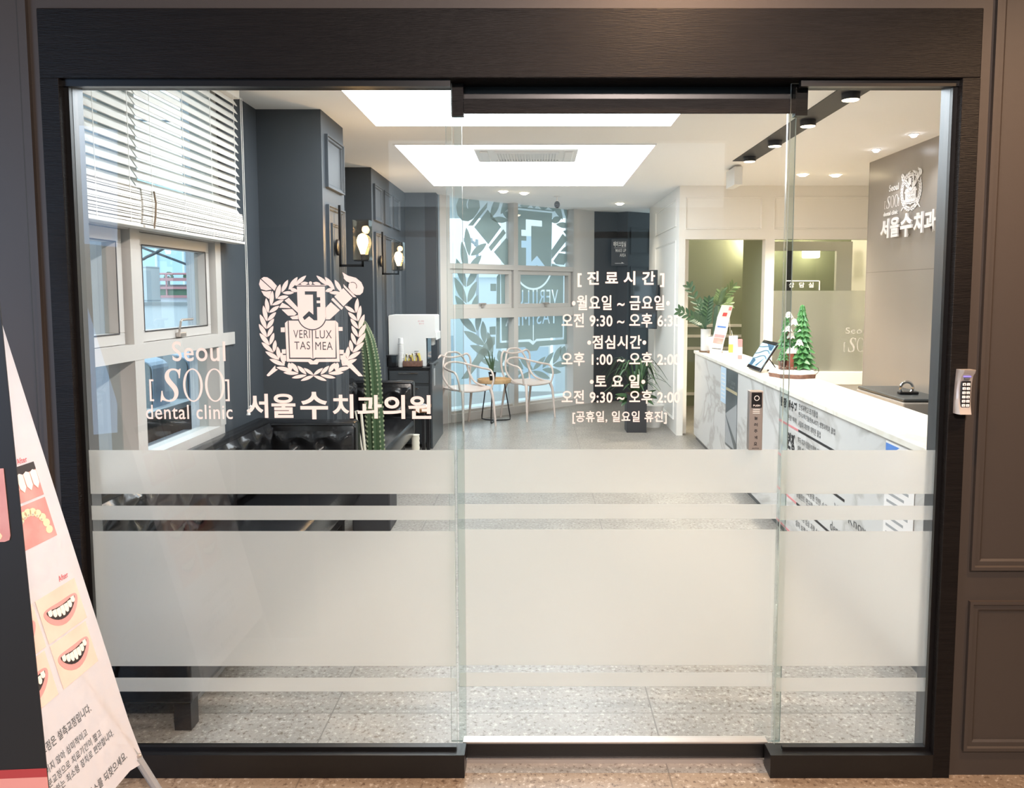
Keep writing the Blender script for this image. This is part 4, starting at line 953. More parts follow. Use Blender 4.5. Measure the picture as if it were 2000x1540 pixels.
# sign on the tiled wall -------------------------------------------------
MR = frameM((2.94, 0, 0), (0, -1, 0), (0, 0, 1)); MRs = MR @ Matrix.Translation((0, 0, .004)); MRl = MR @ Matrix.Translation((0, 0, .022))
t = thing('wall_sign', 'raised white clinic crest and lettering on the greige tiled wall', 'sign', (2.94, 6.0, 2.0))
bm = nb(); crest(bm, MRs, -6.30, -5.955, 2.215, 2.54); obj('crest', bm, 'paper', t)
bm = nb(); text(bm, 'Seoul', MRs, -6.50, -6.33, 2.41, 2.465, .012, .003); soo(bm, MRs, -6.58, -6.32, 2.275, 2.375); text(bm, 'dental clinic', MRs, -6.59, -6.33, 2.215, 2.25, .01, .003); obj('logo_lettering', bm, 'paper', t)
bm = nb(); y = -6.585
for ch, w_, hh in zip('서울수치과의원', (.17, .17, .21, .16, .185, .18, .18), (.16, .16, .185, .16, .16, .16, .16)):
    sp = glyph_splines(ch); a, b, c_, d = bbox(sp); h = hh; zc = 2.105
    text(bm, ch, MRl, y+.008, y+w_-.012, zc-h/2, zc+h/2, .035, .012); y += w_+.008
obj('name_lettering', bm, 'paper', t)
y = -6.585
for w_ in (.17, .17, .21, .16, .185, .18, .18): obj('standoff', tube(nb(), [MR @ Vector((y+w_/2, 2.03, .0005)), MR @ Vector((y+w_/2, 2.03, .011))], .006, 8), 'chrome', t); y += w_+.008
# wall lamps of the green room
for X_, Y_, Z_, lb in ((2.955, 10.50, 2.20, 'candle wall lamp with a bare bulb on the green wall'),):
    t = thing('candle_lamp', lb, 'lamp', (X_, Y_, Z_))
    bm = nb(); tube(bm, smooth_path([(X_, 10.59, 1.95), (X_-.02, 10.52, 1.90), (X_, Y_-.02, 1.95), (X_, Y_-.02, 2.0)], 6), .008, 6); ball(bm, (X_, 10.585, 1.95), .03, sy=.4); obj('arm', bm, 'brushed', t)
    obj('candle_tube', lathe(nb(), [(.016, 2.0), (.018, 2.13)], (X_, Y_-.02, 0), 12), 'wood_light', t); obj('drip_ring', tube(nb(), [(X_+.09*math.cos(a*PI/14), Y_-.02+.09*math.sin(a*PI/14), 1.93) for a in range(28)], .006, 5, closed=True), 'brushed', t)
    bm = nb(); ball(bm, (X_, Y_-.02, 2.185), .052, sz=1.1); obj('bulb', bm, 'bulb_soft', t, smooth=True); lamp('candle_glow', 'POINT', (X_, Y_-.02, 2.32), 26, (1, .84, .62), .05)
p = PY(1585, 491, 10.4)
t = thing('ceiling_lantern', 'glowing square lamp shade seen through the consultation room glass', 'lamp', (p.x, 10.4, CEIL)); bm = nb(); box(bm, p.x-.10, p.x+.10, 10.34, 10.5, p.z-.09, p.z+.08, .02); obj('shade', bm, 'bulb_soft', t); obj('hanging_rod', tube(nb(), [(p.x, 10.42, p.z+.08), (p.x, 10.42, CEIL-.001)], .006, 6), 'brushed', t)

# =================================================================== SEATING, LEFT SIDE
def tufted(bm, M, w_, h, nx, ny, dep=.035):
    """buttoned upholstery: w_ x h sheet in plane M bulging along +z, diamond button grid"""
    NX, NY = nx*8, ny*8; bt = []
    for j in range(ny+1):
        for i in range(nx+1): bt.append(((i+(.5 if j % 2 else 0))*w_/nx, (j+.0)*h/ny*.92+h*.06))
    V = []
    for j in range(NY+1):
        row = []
        for i in range(NX+1):
            x = w_*i/NX; y = h*j/NY; d = min(math.hypot(x-a, y-b) for a, b in bt); k = dep*(1-math.exp(-d*d/(2*(w_/nx*.16)**2)))
            ex = min(x, w_-x, y, h-y); k *= min(1, ex/.03+.0); row.append(bm.verts.new(M @ Vector((x, y, k))))
        V.append(row)
    for j in range(NY):
        for i in range(NX): bm.faces.new((V[j][i], V[j][i+1], V[j+1][i+1], V[j+1][i]))
    return bm
def sofa(y0, y1, label, rear=True, zt=.80):
    t = thing('sofa', label, 'sofa', (-1.45, (y0+y1)/2, 0), group='black tufted leather sofas on the left wall')
    obj('base', bx(-1.755, -1.24, y0, y1, .10, .26, .01), 'leather', t); obj('seat_cushion', bx(-1.62, -1.12, y0+.02, y1-.16, .262, .43, .045), 'leather', t, smooth=True)
    obj('backrest', bx(-1.755, -1.655, y0, y1-.15, .262, zt, .03), 'leather', t, smooth=True)
    bm = nb(); tufted(bm, frameM((-1.652, y0+.03, .42), (0, 1, 0), (0, 0, 1)), y1-y0-.22, zt-.45, max(3, int((y1-y0)/.22)), 3); obj('back_tufting', bm, 'leather', t, smooth=True)
    obj('end_backrest', bx(-1.74, -1.135, y1-.145, y1, .262, zt-.035, .025), 'leather', t, smooth=True)
    bm = nb(); tufted(bm, frameM((-1.65, y1-.147, .44), (1, 0, 0), (0, 0, 1)), .49, zt-.53, 3, 3, .03); obj('end_tufting', bm, 'leather', t, smooth=True)
    obj('piping', tube(nb(), [(-1.74, y1-.146, zt-.05), (-1.15, y1-.146, zt-.05), (-1.137, y1-.146, zt-.065), (-1.137, y1-.146, .30)], .006, 6), 'leather', t)
    for x in (-1.70, -1.275):
        for y in (y0+.035, y1-.06): obj('leg', bx(x-.03, x+.03, y-.03, y+.03, 0, .10), 'black_metal', t)
    return t
sofa(2.64, 4.88, 'black tufted leather corner sofa under the left window, nearest the entrance')
sofa(5.52, 7.10, 'black tufted leather sofa between the two dark columns')
o = bx(-1.345, -1.31, 2.80, 4.78, 0, .05, .004); tag(obj('trim_1', o, 'grey_plastic'), kind='structure')
# tall cactus
t = thing('potted_cactus', 'tall dark green ribbed cactus standing beyond the near sofa', 'plant', (-1.10, 5.08, 0))
obj('pot', bx(-1.22, -.97, 4.95, 5.20, .0, .46, .01), 'dark_panel', t); obj('soil', bx(-1.205, -.985, 4.965, 5.185, .455, .465), 'soil', t)
cp = [(-1.085, 5.08, .46), (-1.09, 5.08, .75), (-1.10, 5.08, 1.05), (-1.125, 5.08, 1.25), (-1.155, 5.08, 1.36), (-1.165, 5.08, 1.385)]
cr = [.060, .060, .056, .046, .026, .008]; bm = nb(); cp2 = smooth_path(cp, 5); cr2 = [cr[min(i//5, 5)]+(cr[min(i//5+1, 5)]-cr[min(i//5, 5)])*(i % 5)/5 for i in range(len(cp2))]
ribcol(bm, cp2, cr2, 8, .28); obj('stem', bm, 'cactus_green', t, smooth=True)
bm = nb()
for k in range(8):
    a = 2*PI*k/8
    for i in range(0, len(cp2)-1):
        for f in (0, .5):
            p = cp2[i].lerp(cp2[i+1], f)+Vector((math.cos(a), math.sin(a), 0))*cr2[i]
            box(bm, p.x-.004, p.x+.004, p.y-.004, p.y+.004, p.z-.006, p.z+.006)
obj('spine_cluster', bm, 'cactus_rib', t)
bm = nb(); tube(bm, [(-1.14, 4.98, .46), (-1.19, 4.97, .80), (-1.17, 4.97, .802)], .006, 6); tube(bm, [(-1.13, 4.99, .46), (-1.155, 4.98, .79)], .009, 6); obj('dry_stake', bm, 'cream', t)
# low table with magazines
t = thing('side_table', 'low brown topped table with magazines in front of the dispenser cabinet', 'table', (-1.27, 7.40, 0))
obj('table_top', bx(-1.50, -1.06, 7.22, 7.60, .435, .465, .003), 'wood_brown', t)
for x in (-1.48, -1.09):
    for y in (7.25, 7.57): obj('leg', bx(x-.015, x+.015, y-.015, y+.015, 0, .435), 'black_metal', t)
for i, (x, y, a) in enumerate(((-1.40, 7.36, .1), (-1.24, 7.34, -.15), (-1.13, 7.42, .4))):
    M_ = Matrix.Translation((x, y, .466+i*0)) @ Matrix.Rotation(a, 4, 'Z'); t = thing('magazine', ('white magazine on the low table, nearest the wall', 'white magazine in the middle of the low table', 'white magazine on the low table, at its open end')[i], 'magazine', (x, y, .466), group='magazines on the low table')
    obj('pages', box(nb(), -.055, .055, -.09, .09, .0005, .012, M=M_), 'paper', t); obj('cover_print', box(nb(), -.045, .045, -.02, .06, .0122, .013, M=M_), 'grey_plastic', t)
o = thing('floor_vase', 'small ribbed cream vase on the floor by the low table', 'vase', (-1.11, 6.9, 0)); bm = nb(); lathe(bm, [(.03, 0)]+[(.034+.004*(k % 2), .02+k*.021) for k in range(13)]+[(.038, .285), (.030, .285)], (-1.11, 6.9, 0), 20); obj('body', bm, 'cream', o, smooth=True)
# cabinet with the dispenser
t = thing('cabinet', 'dark slate drinks cabinet under the white water dispenser', 'cabinet', (-1.29, 8.1, 0))
obj('body', bx(-1.50, -1.085, 7.70, 8.46, .04, .80), 'cabinet_dark', t); obj('countertop', bx(-1.503, -1.08, 7.68, 8.48, .802, .822, .002), 'black_metal', t); obj('side_panel', bx(-1.078, -1.058, 7.66, 8.50, 0, .86, .002), 'cabinet_dark', t)
for z0, z1 in ((.665, .785), (.36, .63), (.06, .335)):
    d = obj('drawer', bx(-1.49, -1.095, 7.680, 7.698, z0, z1, .003), 'cabinet_dark', t); obj('handle', bx(-1.40, -1.2, 7.665, 7.679, z1-.022, z1-.012, .002), 'chrome', d)
obj('grille_label', bx(-1.0578, -1.0565, 7.78, 7.88, .62, .80), 'grey_plastic', t)
t = thing('water_dispenser', 'white water dispenser on the dark cabinet', 'water dispenser', (-1.28, 8.0, .822))
bm = nb(); Mz = frameM((0, 8.16, 0), (1, 0, 0), (0, 0, 1)); prism(bm, [(-1.52, .823), (-1.14, .823), (-1.14, 1.11), (-1.045, 1.11), (-1.045, 1.335), (-1.055, 1.345), (-1.51, 1.345), (-1.52, 1.335)], Mz, .33); obj('housing', bm, 'white_plastic', t)
bm = nb(); box(bm, -1.139, -1.128, 7.86, 8.12, .85, 1.108); obj('recess_panel', bm, 'screen', t); bm = nb(); box(bm, -1.137, -1.05, 7.86, 8.12, .823, .843, .004); obj('drip_tray', bm, 'black_metal', t)
bm = nb(); box(bm, -1.10, -1.075, 7.92, 7.95, 1.03, 1.11, .004); box(bm, -1.10, -1.075, 8.02, 8.05, 1.03, 1.11, .004); obj('tap', bm, 'white_plastic', t); obj('tap_cover', bx(-1.044, -1.030, 7.85, 8.14, 1.09, 1.17, .004), 'white_plastic', t)
bm = nb(); MD = frameM((0, 7.829, 0), (1, 0, 0), (0, 0, 1)); text(bm, '온수 주의', MD, -1.22, -1.16, 1.275, 1.29, .01); text(bm, '정수기', MD, -1.21, -1.16, 1.25, 1.265, .01); obj('caution_print', bm, 'rose', t)
bm = nb()
for k in range(3): box(bm, -1.26, -1.215, 7.826, 7.829, .93+k*.022, .936+k*.022)
obj('vent_slot', bm, 'grey_plastic', t)
t = thing('paper_cup_stack', 'stack of white paper cups beside the water dispenser', 'cups', (-1.385, 7.755, .822)); bm = nb()
for k in range(13): lathe(bm, [(.028, .823+k*.018), (.030, .838+k*.018), (.032, .841+k*.018)], (-1.385, 7.755, 0), 18)
lathe(bm, [(.026, 1.06), (.023, 1.115)], (-1.385, 7.755, 0), 18); obj('cups', bm, 'white_plastic', t, smooth=True)
t = thing('tea_box', 'open dark box of yellow tea sachets on the cabinet', 'tea box', (-1.27, 7.75, .822)); bm = nb()
for a in ((-1.36, -1.35, 7.72, 7.79), (-1.18, -1.17, 7.72, 7.79), (-1.36, -1.17, 7.715, 7.722), (-1.36, -1.17, 7.788, 7.795)): box(bm, *a, .823, .885)
box(bm, -1.36, -1.17, 7.715, 7.795, .823, .83); obj('box', bm, 'toy_brown', t)
for k in range(9):
    M_ = Matrix.Translation((-1.335+k*.018, 7.755, .90)) @ Matrix.Rotation(random.uniform(-.5, .5), 4, 'Y'); obj('sachet', box(nb(), -.007, .007, -.02, .02, -.06, .055+random.uniform(-.02, .015), M=M_), ('yellow', 'cream', 'yellow', 'toy_brown')[k % 4], t)
t = thing('storage_box', 'small black box left of the paper cups', 'box', (-1.47, 7.76, .822)); obj('box_body', bx(-1.522, -1.42, 7.70, 7.80, .823, .93, .004), 'leather', t); obj('lid', bx(-1.524, -1.418, 7.698, 7.802, .931, .945, .003), 'black_metal', t)

# =================================================================== CHAIRS AND TABLE AT THE FAR WINDOW
def make_chair(label):
    t = thing('chair', label, 'chair', (0, 0, 0), group='light grey loop back armchairs at the far window')
    n = 32; prof = [(0, .445), (.35, .446), (.7, .452), (.93, .462), (1.0, .468), (1.0, .456), (.9, .444), (.6, .434), (0, .430)]
    bm = nb(); rings = []
    for f, z in prof[1:-1]:
        rr = []
        for k in range(n):
            a = 2*PI*k/n; c_, s_ = math.cos(a), math.sin(a); ex = .72
            rr.append(bm.verts.new((.262*f*abs(c_)**ex*(1 if c_ > 0 else -1), (.238*f*abs(s_)**ex*(1 if s_ > 0 else -1)), z-(.018*f if s_ < -.5 else 0)*abs(s_))))
        rings.append(rr)
    for a, b in zip(rings, rings[1:]):
        for k in range(n): bm.faces.new((a[k], a[(k+1) % n], b[(k+1) % n], b[k]))
    bm.faces.new(rings[0][::-1]); bm.faces.new(rings[-1]); obj('seat', bm, 'chair_plastic', t, smooth=True)
    for sx, sy in ((-1, -1), (1, -1), (-1, 1), (1, 1)):
        p = smooth_path([(sx*.205, sy*.175, .455), (sx*.225, sy*.205, .33), (sx*(.242 if sy < 0 else .235), sy*(.232 if sy < 0 else .265), .0)], 8)
        obj('leg', tube(nb(), p, [.021-.010*i/len(p) for i in range(len(p))], 10), 'chair_plastic', t, smooth=True)
    L_ = [[(-.235, -.165, .445), (-.262, -.175, .56), (-.265, -.12, .655), (-.245, .02, .675), (-.20, .17, .70), (-.10, .255, .735), (0, .27, .745)],
          [(-.20, .19, .45), (-.235, .235, .60), (-.245, .235, .76), (-.20, .245, .835), (-.12, .262, .815), (0, .285, .80)],
          [(-.235, -.06, .455), (-.205, .10, .50), (-.20, .20, .60), (-.17, .235, .74), (-.10, .275, .845), (0, .29, .862)]]
    for pl in L_:
        full = pl+[(-x, y, z) for x, y, z in pl[-2::-1]]; p = smooth_path(full, 7)
        obj('back_loop', tube(nb(), p, .0125, 9), 'chair_plastic', t, smooth=True)
    return t
c1 = make_chair('light grey plastic loop back armchair left of the small round table')
c2 = dup(c1, (-.115, 9.60, 0), math.radians(44), 'light grey plastic loop back armchair right of the small round table')
c1.location = (-.83, 8.97, 0); c1.rotation_euler = (0, 0, math.radians(44))
tx, ty = -.53, 9.33
t = thing('round_table', 'small round wooden tray table with black wire legs between the two armchairs', 'table', (tx, ty, 0))
bm = nb(); lathe(bm, [(.20, .478), (.205, .485), (.207, .525), (.197, .525), (.195, .495), (.02, .495)], (tx, ty, 0), 40); obj('tray_top', bm, 'wood_light', t, smooth=True)
for k in range(3):
    a = math.radians(-98+120*k); d = Vector((math.cos(a), math.sin(a), 0)); s = Vector((-d.y, d.x, 0)); o_ = Vector((tx, ty, 0))
    obj('leg', tube(nb(), [o_+d*.13+Vector((0, 0, .477)), o_+d*.205+Vector((0, 0, .05)), o_+d*.205+Vector((0, 0, .012)), o_+d*.15+Vector((0, 0, .008)), o_+Vector((0, 0, .012))], .0075, 8), 'black_metal', t, smooth=True)
t = thing('potted_plant', 'small aloe like plant in a black pot on the round table', 'plant', (tx-.03, ty-.05, .497))
px_, py_ = tx-.02, ty-.06
bm = nb(); lathe(bm, [(.030, .497), (.045, .60), (.049, .60), (.049, .612), (.042, .612), (.040, .60)], (px_, py_, 0), 20); obj('pot', bm, 'black_metal', t, smooth=True)
bm = nb(); M_ = frameM((px_, py_-.047, .58), (1, 0, 0), (0, 0, 1)); prism(bm, [(-.025, -.008), (.025, -.008), (.025, .01), (-.025, .01)], M_, .002); obj('pot_label', bm, 'paper', t)
bm = nb()
for dx, dy, dz in ((-.10, 0, .22), (-.05, .02, .27), (.0, .02, .26), (.03, -.02, .20)): tube(bm, smooth_path([(px_, py_, .60), (px_+dx*.4, py_+dy, .60+dz*.45), (px_+dx, py_+dy, .60+dz)], 5), [.014, .014, .014, .013, .012, .011, .010, .009, .007, .005, .002], 7)
obj('leaf_cluster', bm, 'cactus_green', t, smooth=True)
# floor plant by the white side wall
fx, fy = 1.115, 8.66
t = thing('potted_palm', 'leafy palm in a tall square black planter by the white side wall', 'plant', (fx, fy, 0))
obj('planter', bx(fx-.112, fx+.112, fy-.11, fy+.11, 0, .43, .004), 'dark_panel', t); obj('soil', bx(fx-.10, fx+.10, fy-.10, fy+.10, .42, .435), 'soil', t)
bm = nb(); random.seed(21)
for k in range(46):
    a = random.uniform(0, 2*PI); L_ = random.uniform(.22, .42); h = random.uniform(.12, .42); b = Vector((fx+.03*math.cos(a), fy+.03*math.sin(a), .43)); m_ = b+Vector((math.cos(a)*L_*.45, math.sin(a)*L_*.45*.6, h)); e = b+Vector((math.cos(a)*L_, math.sin(a)*L_*.6, h*.5+random.uniform(-.10, .08)))
    pth = smooth_path([b, m_, e], 5); s = Vector((-math.sin(a), math.cos(a), 0)); prev = None
    for i, p in enumerate(pth):
        wd = .011*math.sin(PI*min(.97, (i+.6)/(len(pth)))); cur = [bm.verts.new(p-s*wd), bm.verts.new(p+Vector((0, 0, -.004))), bm.verts.new(p+s*wd)]
        if prev: bm.faces.new((prev[0], prev[1], cur[1], cur[0])); bm.faces.new((prev[1], prev[2], cur[2], cur[1]))
        prev = cur
obj('fronds', bm, 'leaf_green', t)
bm = nb()
for k in range(16):
    a = random.uniform(0, 2*PI); b = Vector((fx+.08*math.cos(a), fy-.03, .42)); e = b+Vector((math.cos(a)*.16, -abs(math.sin(a))*.12, random.uniform(-.12, .10))); leaf(bm, b, e, .028, up=(0, -.5, 1))
obj('low_leaves', bm, 'leaf_green', t)
bm = nb(); box(bm, fx-.22, fx-.12, fy+.0, fy+.01, .2, .201)
bm.free()
t = thing('white_flowerpot', 'white round flowerpot behind the black planter', 'pot', (1.36, 8.95, 0)); bm = nb(); lathe(bm, [(.09, 0), (.12, .24), (.13, .26), (.11, .26)], (1.36, 8.95, 0), 22); obj('pot', bm, 'white_plastic', t, smooth=True)

# =================================================================== OUTSIDE THE LEFT WINDOW
bm = nb(); wl_ = lambda px, py, Y=7.0: (PY(px, py, Y).x, PY(px, py, Y).z)
a = wl_(288, 597); bz = wl_(288, 520)[1]
box(bm, -7, -2.06, 7.0, 7.25, -3.2, a[1]); box(bm, -7, a[0], 7.0, 7.25, a[1], bz)
ew = obj('tiled_building', bm, 'ext_tile'); tag(ew, 'pale blue tiled building wall seen through the left window', 'building')
obj('wall_cap', bx(-7, -2.06, 6.98, 7.27, a[1], a[1]+.03), 'ext_grey', ew)
Yb = 9.0; q = [PY(288, y, Yb) for y in (543, 550, 558, 563, 574, 579, 591, 597)]
xa, xb = -6.5, -2.0
t = thing('balcony_building', 'building with red striped green balconies beyond the pale tiled wall', 'building', (-3.6, 9.2, -3.2))
obj('facade', bx(xa, xb, 9.1, 9.4, -3.2, PY(288, 556, Yb).z), 'ext_grey', t)
for y0, y1 in ((543, 549), (560, 565), (577, 582)): obj('red_band', bx(xa, xb, 9.0, 9.08, PY(288, y1, Yb).z, PY(288, y0, Yb).z), 'ext_rose', t)
for y0, y1, m_ in ((565, 577, 'ext_green'), (582, 596, 'ext_reveal')): obj('wall_band', bx(xa, xb, 9.04, 9.09, PY(288, y1, Yb).z, PY(288, y0, Yb).z), m_, t)
bm = nb(); zr = PY(288, 535, Yb).z; tube(bm, [(xa, 9.02, zr), (xb, 9.02, zr)], .012, 5)
for k in range(8): tube(bm, [(xa+.3+k*.62, 9.02, zr-.25), (xa+.3+k*.62, 9.02, zr)], .012, 5)
obj('railing', bm, 'ext_rose', t)
for px in (330, 368):
    p = PY(px, 552, 9.2); zf = PY(288, 556, 9.0).z; p.z = zf+.10; k = thing('balcony_shrub', ('round grey green shrub behind the red railing, nearer the wall corner', 'round grey green shrub behind the red railing, the other one')[px > 340], 'shrub', (p.x, 9.2, zf)); bm = nb()
    for j in range(60):
        v = Vector((random.gauss(0, 1), random.gauss(0, 1), random.gauss(0, 1))).normalized()*.045; leaf(bm, Vector((p.x, 9.2, p.z))+v*.6, Vector((p.x, 9.2, p.z))+v*1.3, .012, up=(0, -1, .3))
    obj('crown', bm, 'ext_green', k); obj('trunk', tube(nb(), [(p.x, 9.2, zf), (p.x, 9.2, p.z)], .012, 6), 'ext_dark', k)
bm = nb(); cx_, cz_, R_ = -7.8, PY(330, 545, 12).z-1.2, 3.1; prev = None
for k in range(25):
    a_ = PI*k/24; cur = [bm.verts.new((cx_+R_*1.45*math.cos(a_), 12, cz_+R_*math.sin(a_)*.95)), bm.verts.new((cx_+R_*1.45*math.cos(a_), 16, cz_+R_*math.sin(a_)*.95))]
    if prev: bm.faces.new((prev[0], prev[1], cur[1], cur[0]))
    prev = cur
fr = [v for v in bm.verts if abs(v.co.y-12) < .01]; bm.faces.new(fr); ar = obj('arched_greenhouse', bm, 'ext_blue'); tag(ar, 'pale blue ribbed arched roof behind the red striped balconies', 'roof')
bm = nb()
for k in range(20): x = cx_-4+k*.42; box(bm, x, x+.03, 11.96, 12.0, cz_, cz_+R_*.95*math.sqrt(max(0, 1-((x-cx_)/(R_*1.45))**2)))
obj('roof_rib', bm, 'ext_tile_plain', ar)
cb = obj('overhead_cable', tube(nb(), smooth_path([PY(150, 470, 6), PY(262, 505, 6), PY(290, 501, 6), PY(330, 480, 6)], 6), .012, 5), 'ext_cable'); tag(cb, 'thick black cable curving up across the left window view', 'cable')
cb = obj('overhead_cable', tube(nb(), [PY(262, 478, 6.3), PY(400, 530, 6.3)], .010, 5), 'ext_cable'); tag(cb, 'straight thin cable falling to the right across the left window view', 'cable')
# outer reveals and low parapet with covered units
bm = nb(); box(bm, -1.93, -1.88, 4.24, 4.285, -.2, 2.8); box(bm, -2.0, -1.88, 3.36, 3.44, -.2, 2.8); struct('wall_outer_reveal', bm, 'ext_reveal')
o = obj('parapet', bx(-2.9, -2.55, 2.6, 6.95, -3.0, .76), 'ext_dark'); tag(o, 'low dark parapet outside the left window', 'parapet'); obj('coping', bx(-2.95, -2.50, 2.6, 6.95, .76, .80, .004), 'ext_tile_plain', o)
for px, py, yy, r_, lb in ((205, 745, 4.55, .13, 'rounded pale blue cover on the parapet, the nearest one'), (284, 728, 5.25, .14, 'rounded pale blue cover on the parapet, in the middle'), (318, 715, 5.75, .17, 'rounded pale blue cover on the parapet, the tallest one'), (380, 700, 6.5, .17, 'rounded pale blue cover on the parapet, the farthest one')):
    p = PY(px, py, yy); t = thing('equipment_cover', lb, 'cover', (-2.72, yy, .80), group='rounded covers on the parapet')
    M_ = frameM((-2.72, yy-r_, .801), (1, 0, 0), (0, 0, 1)); h = max(.22, p.z-.80+.10)
    pl = [(-r_, 0), (r_, 0)]+[(r_*math.cos(a_*PI/10), h-r_*.5+r_*.5*math.sin(a_*PI/10)) for a_ in range(0, 11)]
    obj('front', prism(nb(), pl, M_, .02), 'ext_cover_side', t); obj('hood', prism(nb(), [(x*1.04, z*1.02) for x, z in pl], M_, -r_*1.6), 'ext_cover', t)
# =================================================================== OUTSIDE THE FAR WINDOW
tag(obj('street', bx(-40, 40, 12.4, 60, -3.4, -3.3), 'ext_road'), kind='structure')
o = obj('outer_sill', wbox(nb(), -.1, u_r1, -.6, zs-.02, -.6, -.15), 'ext_tile_plain'); tag(o, kind='structure')
def far_building(x0, x1, y, z1, m_, label, win=True):
    t = thing('building', label, 'building', ((x0+x1)/2, y, -3.3)); obj('wall', bx(x0, x1, y, y+4, -3.3, z1), m_, t)
    if win:
        nx = max(1, int((x1-x0)/1.6)); nz = max(1, int((z1+2.2)/1.5))
        for i in range(nx):
            for j in range(nz): obj('window', bx(x0+.4+i*1.6, x0+1.3+i*1.6, y-.03, y, -2.3+j*1.5, -1.4+j*1.5), 'ext_window', t)
    obj('roof_edge', bx(x0-.1, x1+.1, y-.15, y+4, z1, z1+.15), 'ext_tile_plain', t); return t
far_building(-8.5, -4.4, 24, 1.0, 'ext_wall_b', 'low grey building far behind the left armchair')
far_building(-4.2, -1.35, 26.5, 2.1, 'ext_wall_a', 'pale apartment building across the street, left of the window mullion')
far_building(-1.0, .35, 21, 4.6, 'ext_wall_c', 'narrow cream tower seen beside the mirrored crest shield')
far_building(.6, 3.8, 26, 2.4, 'ext_wall_a', 'wide pale building across the street behind the mirrored lettering')
far_building(1.9, 6, 19, 6.0, 'ext_wall_c', 'tall cream building at the right edge of the far window')
t = thing('street_lamp', 'curved street lamp against the bright sky', 'street lamp', (-2.3, 17, -3.3)); p = PY(917, 470, 17); q_ = PY(932, 480, 17)
obj('pole', tube(nb(), smooth_path([(q_.x, 17, -3.3), (q_.x, 17, q_.z-.4), (q_.x-.03, 17, q_.z), p], 6), .035, 6), 'ext_grey', t); obj('lamp_head', bx(p.x-.12, p.x+.06, 16.9, 17.1, p.z-.03, p.z+.05), 'ext_grey', t)
random.seed(5)
bike_names = ('bicycle parked on the street behind the left armchair', 'bicycle parked on the street, partly behind the round table plant', 'bicycle parked on the street left of the window mullion')
for i, (x, y) in enumerate(((-3.2, 15.5), (-2.5, 16.0), (-1.9, 15.4))):
    t = thing('bicycle', bike_names[i], 'bicycle', (x, y, -3.3), group='bicycles on the street'); z = -3.3+.33
    for dx in (-.5, .5): obj('wheel', tube(nb(), [(x+dx+.32*math.cos(a_*PI/12), y, z+.32*math.sin(a_*PI/12)) for a_ in range(24)], .02, 5, closed=True), 'ext_cable', t)
    bm = nb(); tube(bm, [(x-.5, y, z), (x-.15, y, z+.5), (x+.35, y, z+.5), (x, y, z), (x-.15, y, z+.5)], .018, 5); tube(bm, [(x+.5, y, z), (x+.33, y, z+.65)], .018, 5); obj('frame', bm, 'ext_reveal', t)
    obj('handlebar', tube(nb(), [(x+.33, y-.25, z+.68), (x+.33, y+.25, z+.68)], .018, 5), 'ext_cable', t); obj('saddle', bx(x-.28, x-.05, y-.07, y+.07, z+.56, z+.62, .02), 'ext_cable', t)
o = obj('overhead_cable', tube(nb(), [(-9, 15, 4.9), (-2, 15.2, 4.75), (4, 15, 4.95)], .02, 4), 'ext_cable'); tag(o, 'thin overhead power cable crossing the sky above the far window', 'cable')

o = obj('building', bx(-9, 9, -9.5, -9, -3.3, 3.1), 'ext_cover_side'); tag(o, 'grey building across from the corridor window, behind the viewer', 'building')
# =================================================================== BANNERS AT THE LEFT
Yf = 2.20; pb = PY(275, 1482, Yf); pt = PY(0, 620, Yf); upv = (pt-pb).normalized()
MBn = frameM((pb.x, Yf-.60, pb.z), (0, 1, 0), upv)           # x 0..0.6, far edge at x = 0.6
nB = Vector((0, 1, 0)).cross(upv)
def PB(px, py):
    r = ray(px, py); t_ = (pb-EYE).dot(nB)/r.dot(nB); p = MBn.inverted() @ (EYE+r*t_); return p.x, p.y
t = thing('banner_stand', 'white dental banner with smile photos leaning at the left of the entrance', 'banner', (pb.x, Yf-.3, 0))
bm = nb(); NXb, NYb = 10, 26; HB = 1.62; V = []
for j in range(NYb+1):
    y = HB*j/NYb; row = []
    for i in range(NXb+1):
        x = .6*i/NXb; row.append(bm.verts.new(MBn @ Vector((x+(.012*math.exp(-(y/.06)**2) if i == NXb else 0), y-(.02 if i == NXb and j == 0 else 0), .0))))
    V.append(row)
for j in range(NYb):
    for i in range(NXb): bm.faces.new((V[j][i], V[j][i+1], V[j+1][i+1], V[j+1][i]))
bmesh.ops.solidify(bm, geom=bm.faces[:], thickness=.001)
obj('fabric', bm, 'banner_white', t)
bm = nb(); g_ = MBn @ Vector((.592, .012, .003)); ball(bm, g_, .008, seg=10); obj('grommet', bm, 'brushed', t)
bm = nb(); c_ = MBn @ Vector((.3, .75, -.03))
for x, y in ((0.0, 1.6), (.6, 1.6), (0.0, 0.0), (.6, 0)): tube(bm, [c_, MBn @ Vector((x, y, -.004))], .006, 6)
tube(bm, [MBn @ Vector((.59, .01, -.003)), (pb.x+.03, Yf+.06, .01)], .012, 8); tube(bm, [MBn @ Vector((.01, .01, -.003)), (pb.x+.03, Yf-.62, .01)], .012, 8)
tube(bm, [c_, (pb.x-.50, Yf-.3, .01)], .010, 8); obj('x_frame', bm, 'grey_plastic', t)
pm = ['skin', 'lip', 'gum', 'tooth', 'mouth_dark', 'tooth_ivory', 'silver_plastic']
def quadp(bm, pts, z, i):
    n = len(bm.faces); prism(bm, pts, MBn @ Matrix.Translation((0, 0, z)), .0006); bm.faces.ensure_lookup_table()
    for f in bm.faces[n:]: f.material_index = i
def clip(poly, x0, x1, y0, y1):
    return [(min(max(x, x0), x1), min(max(y, y0), y1)) for x, y in poly]
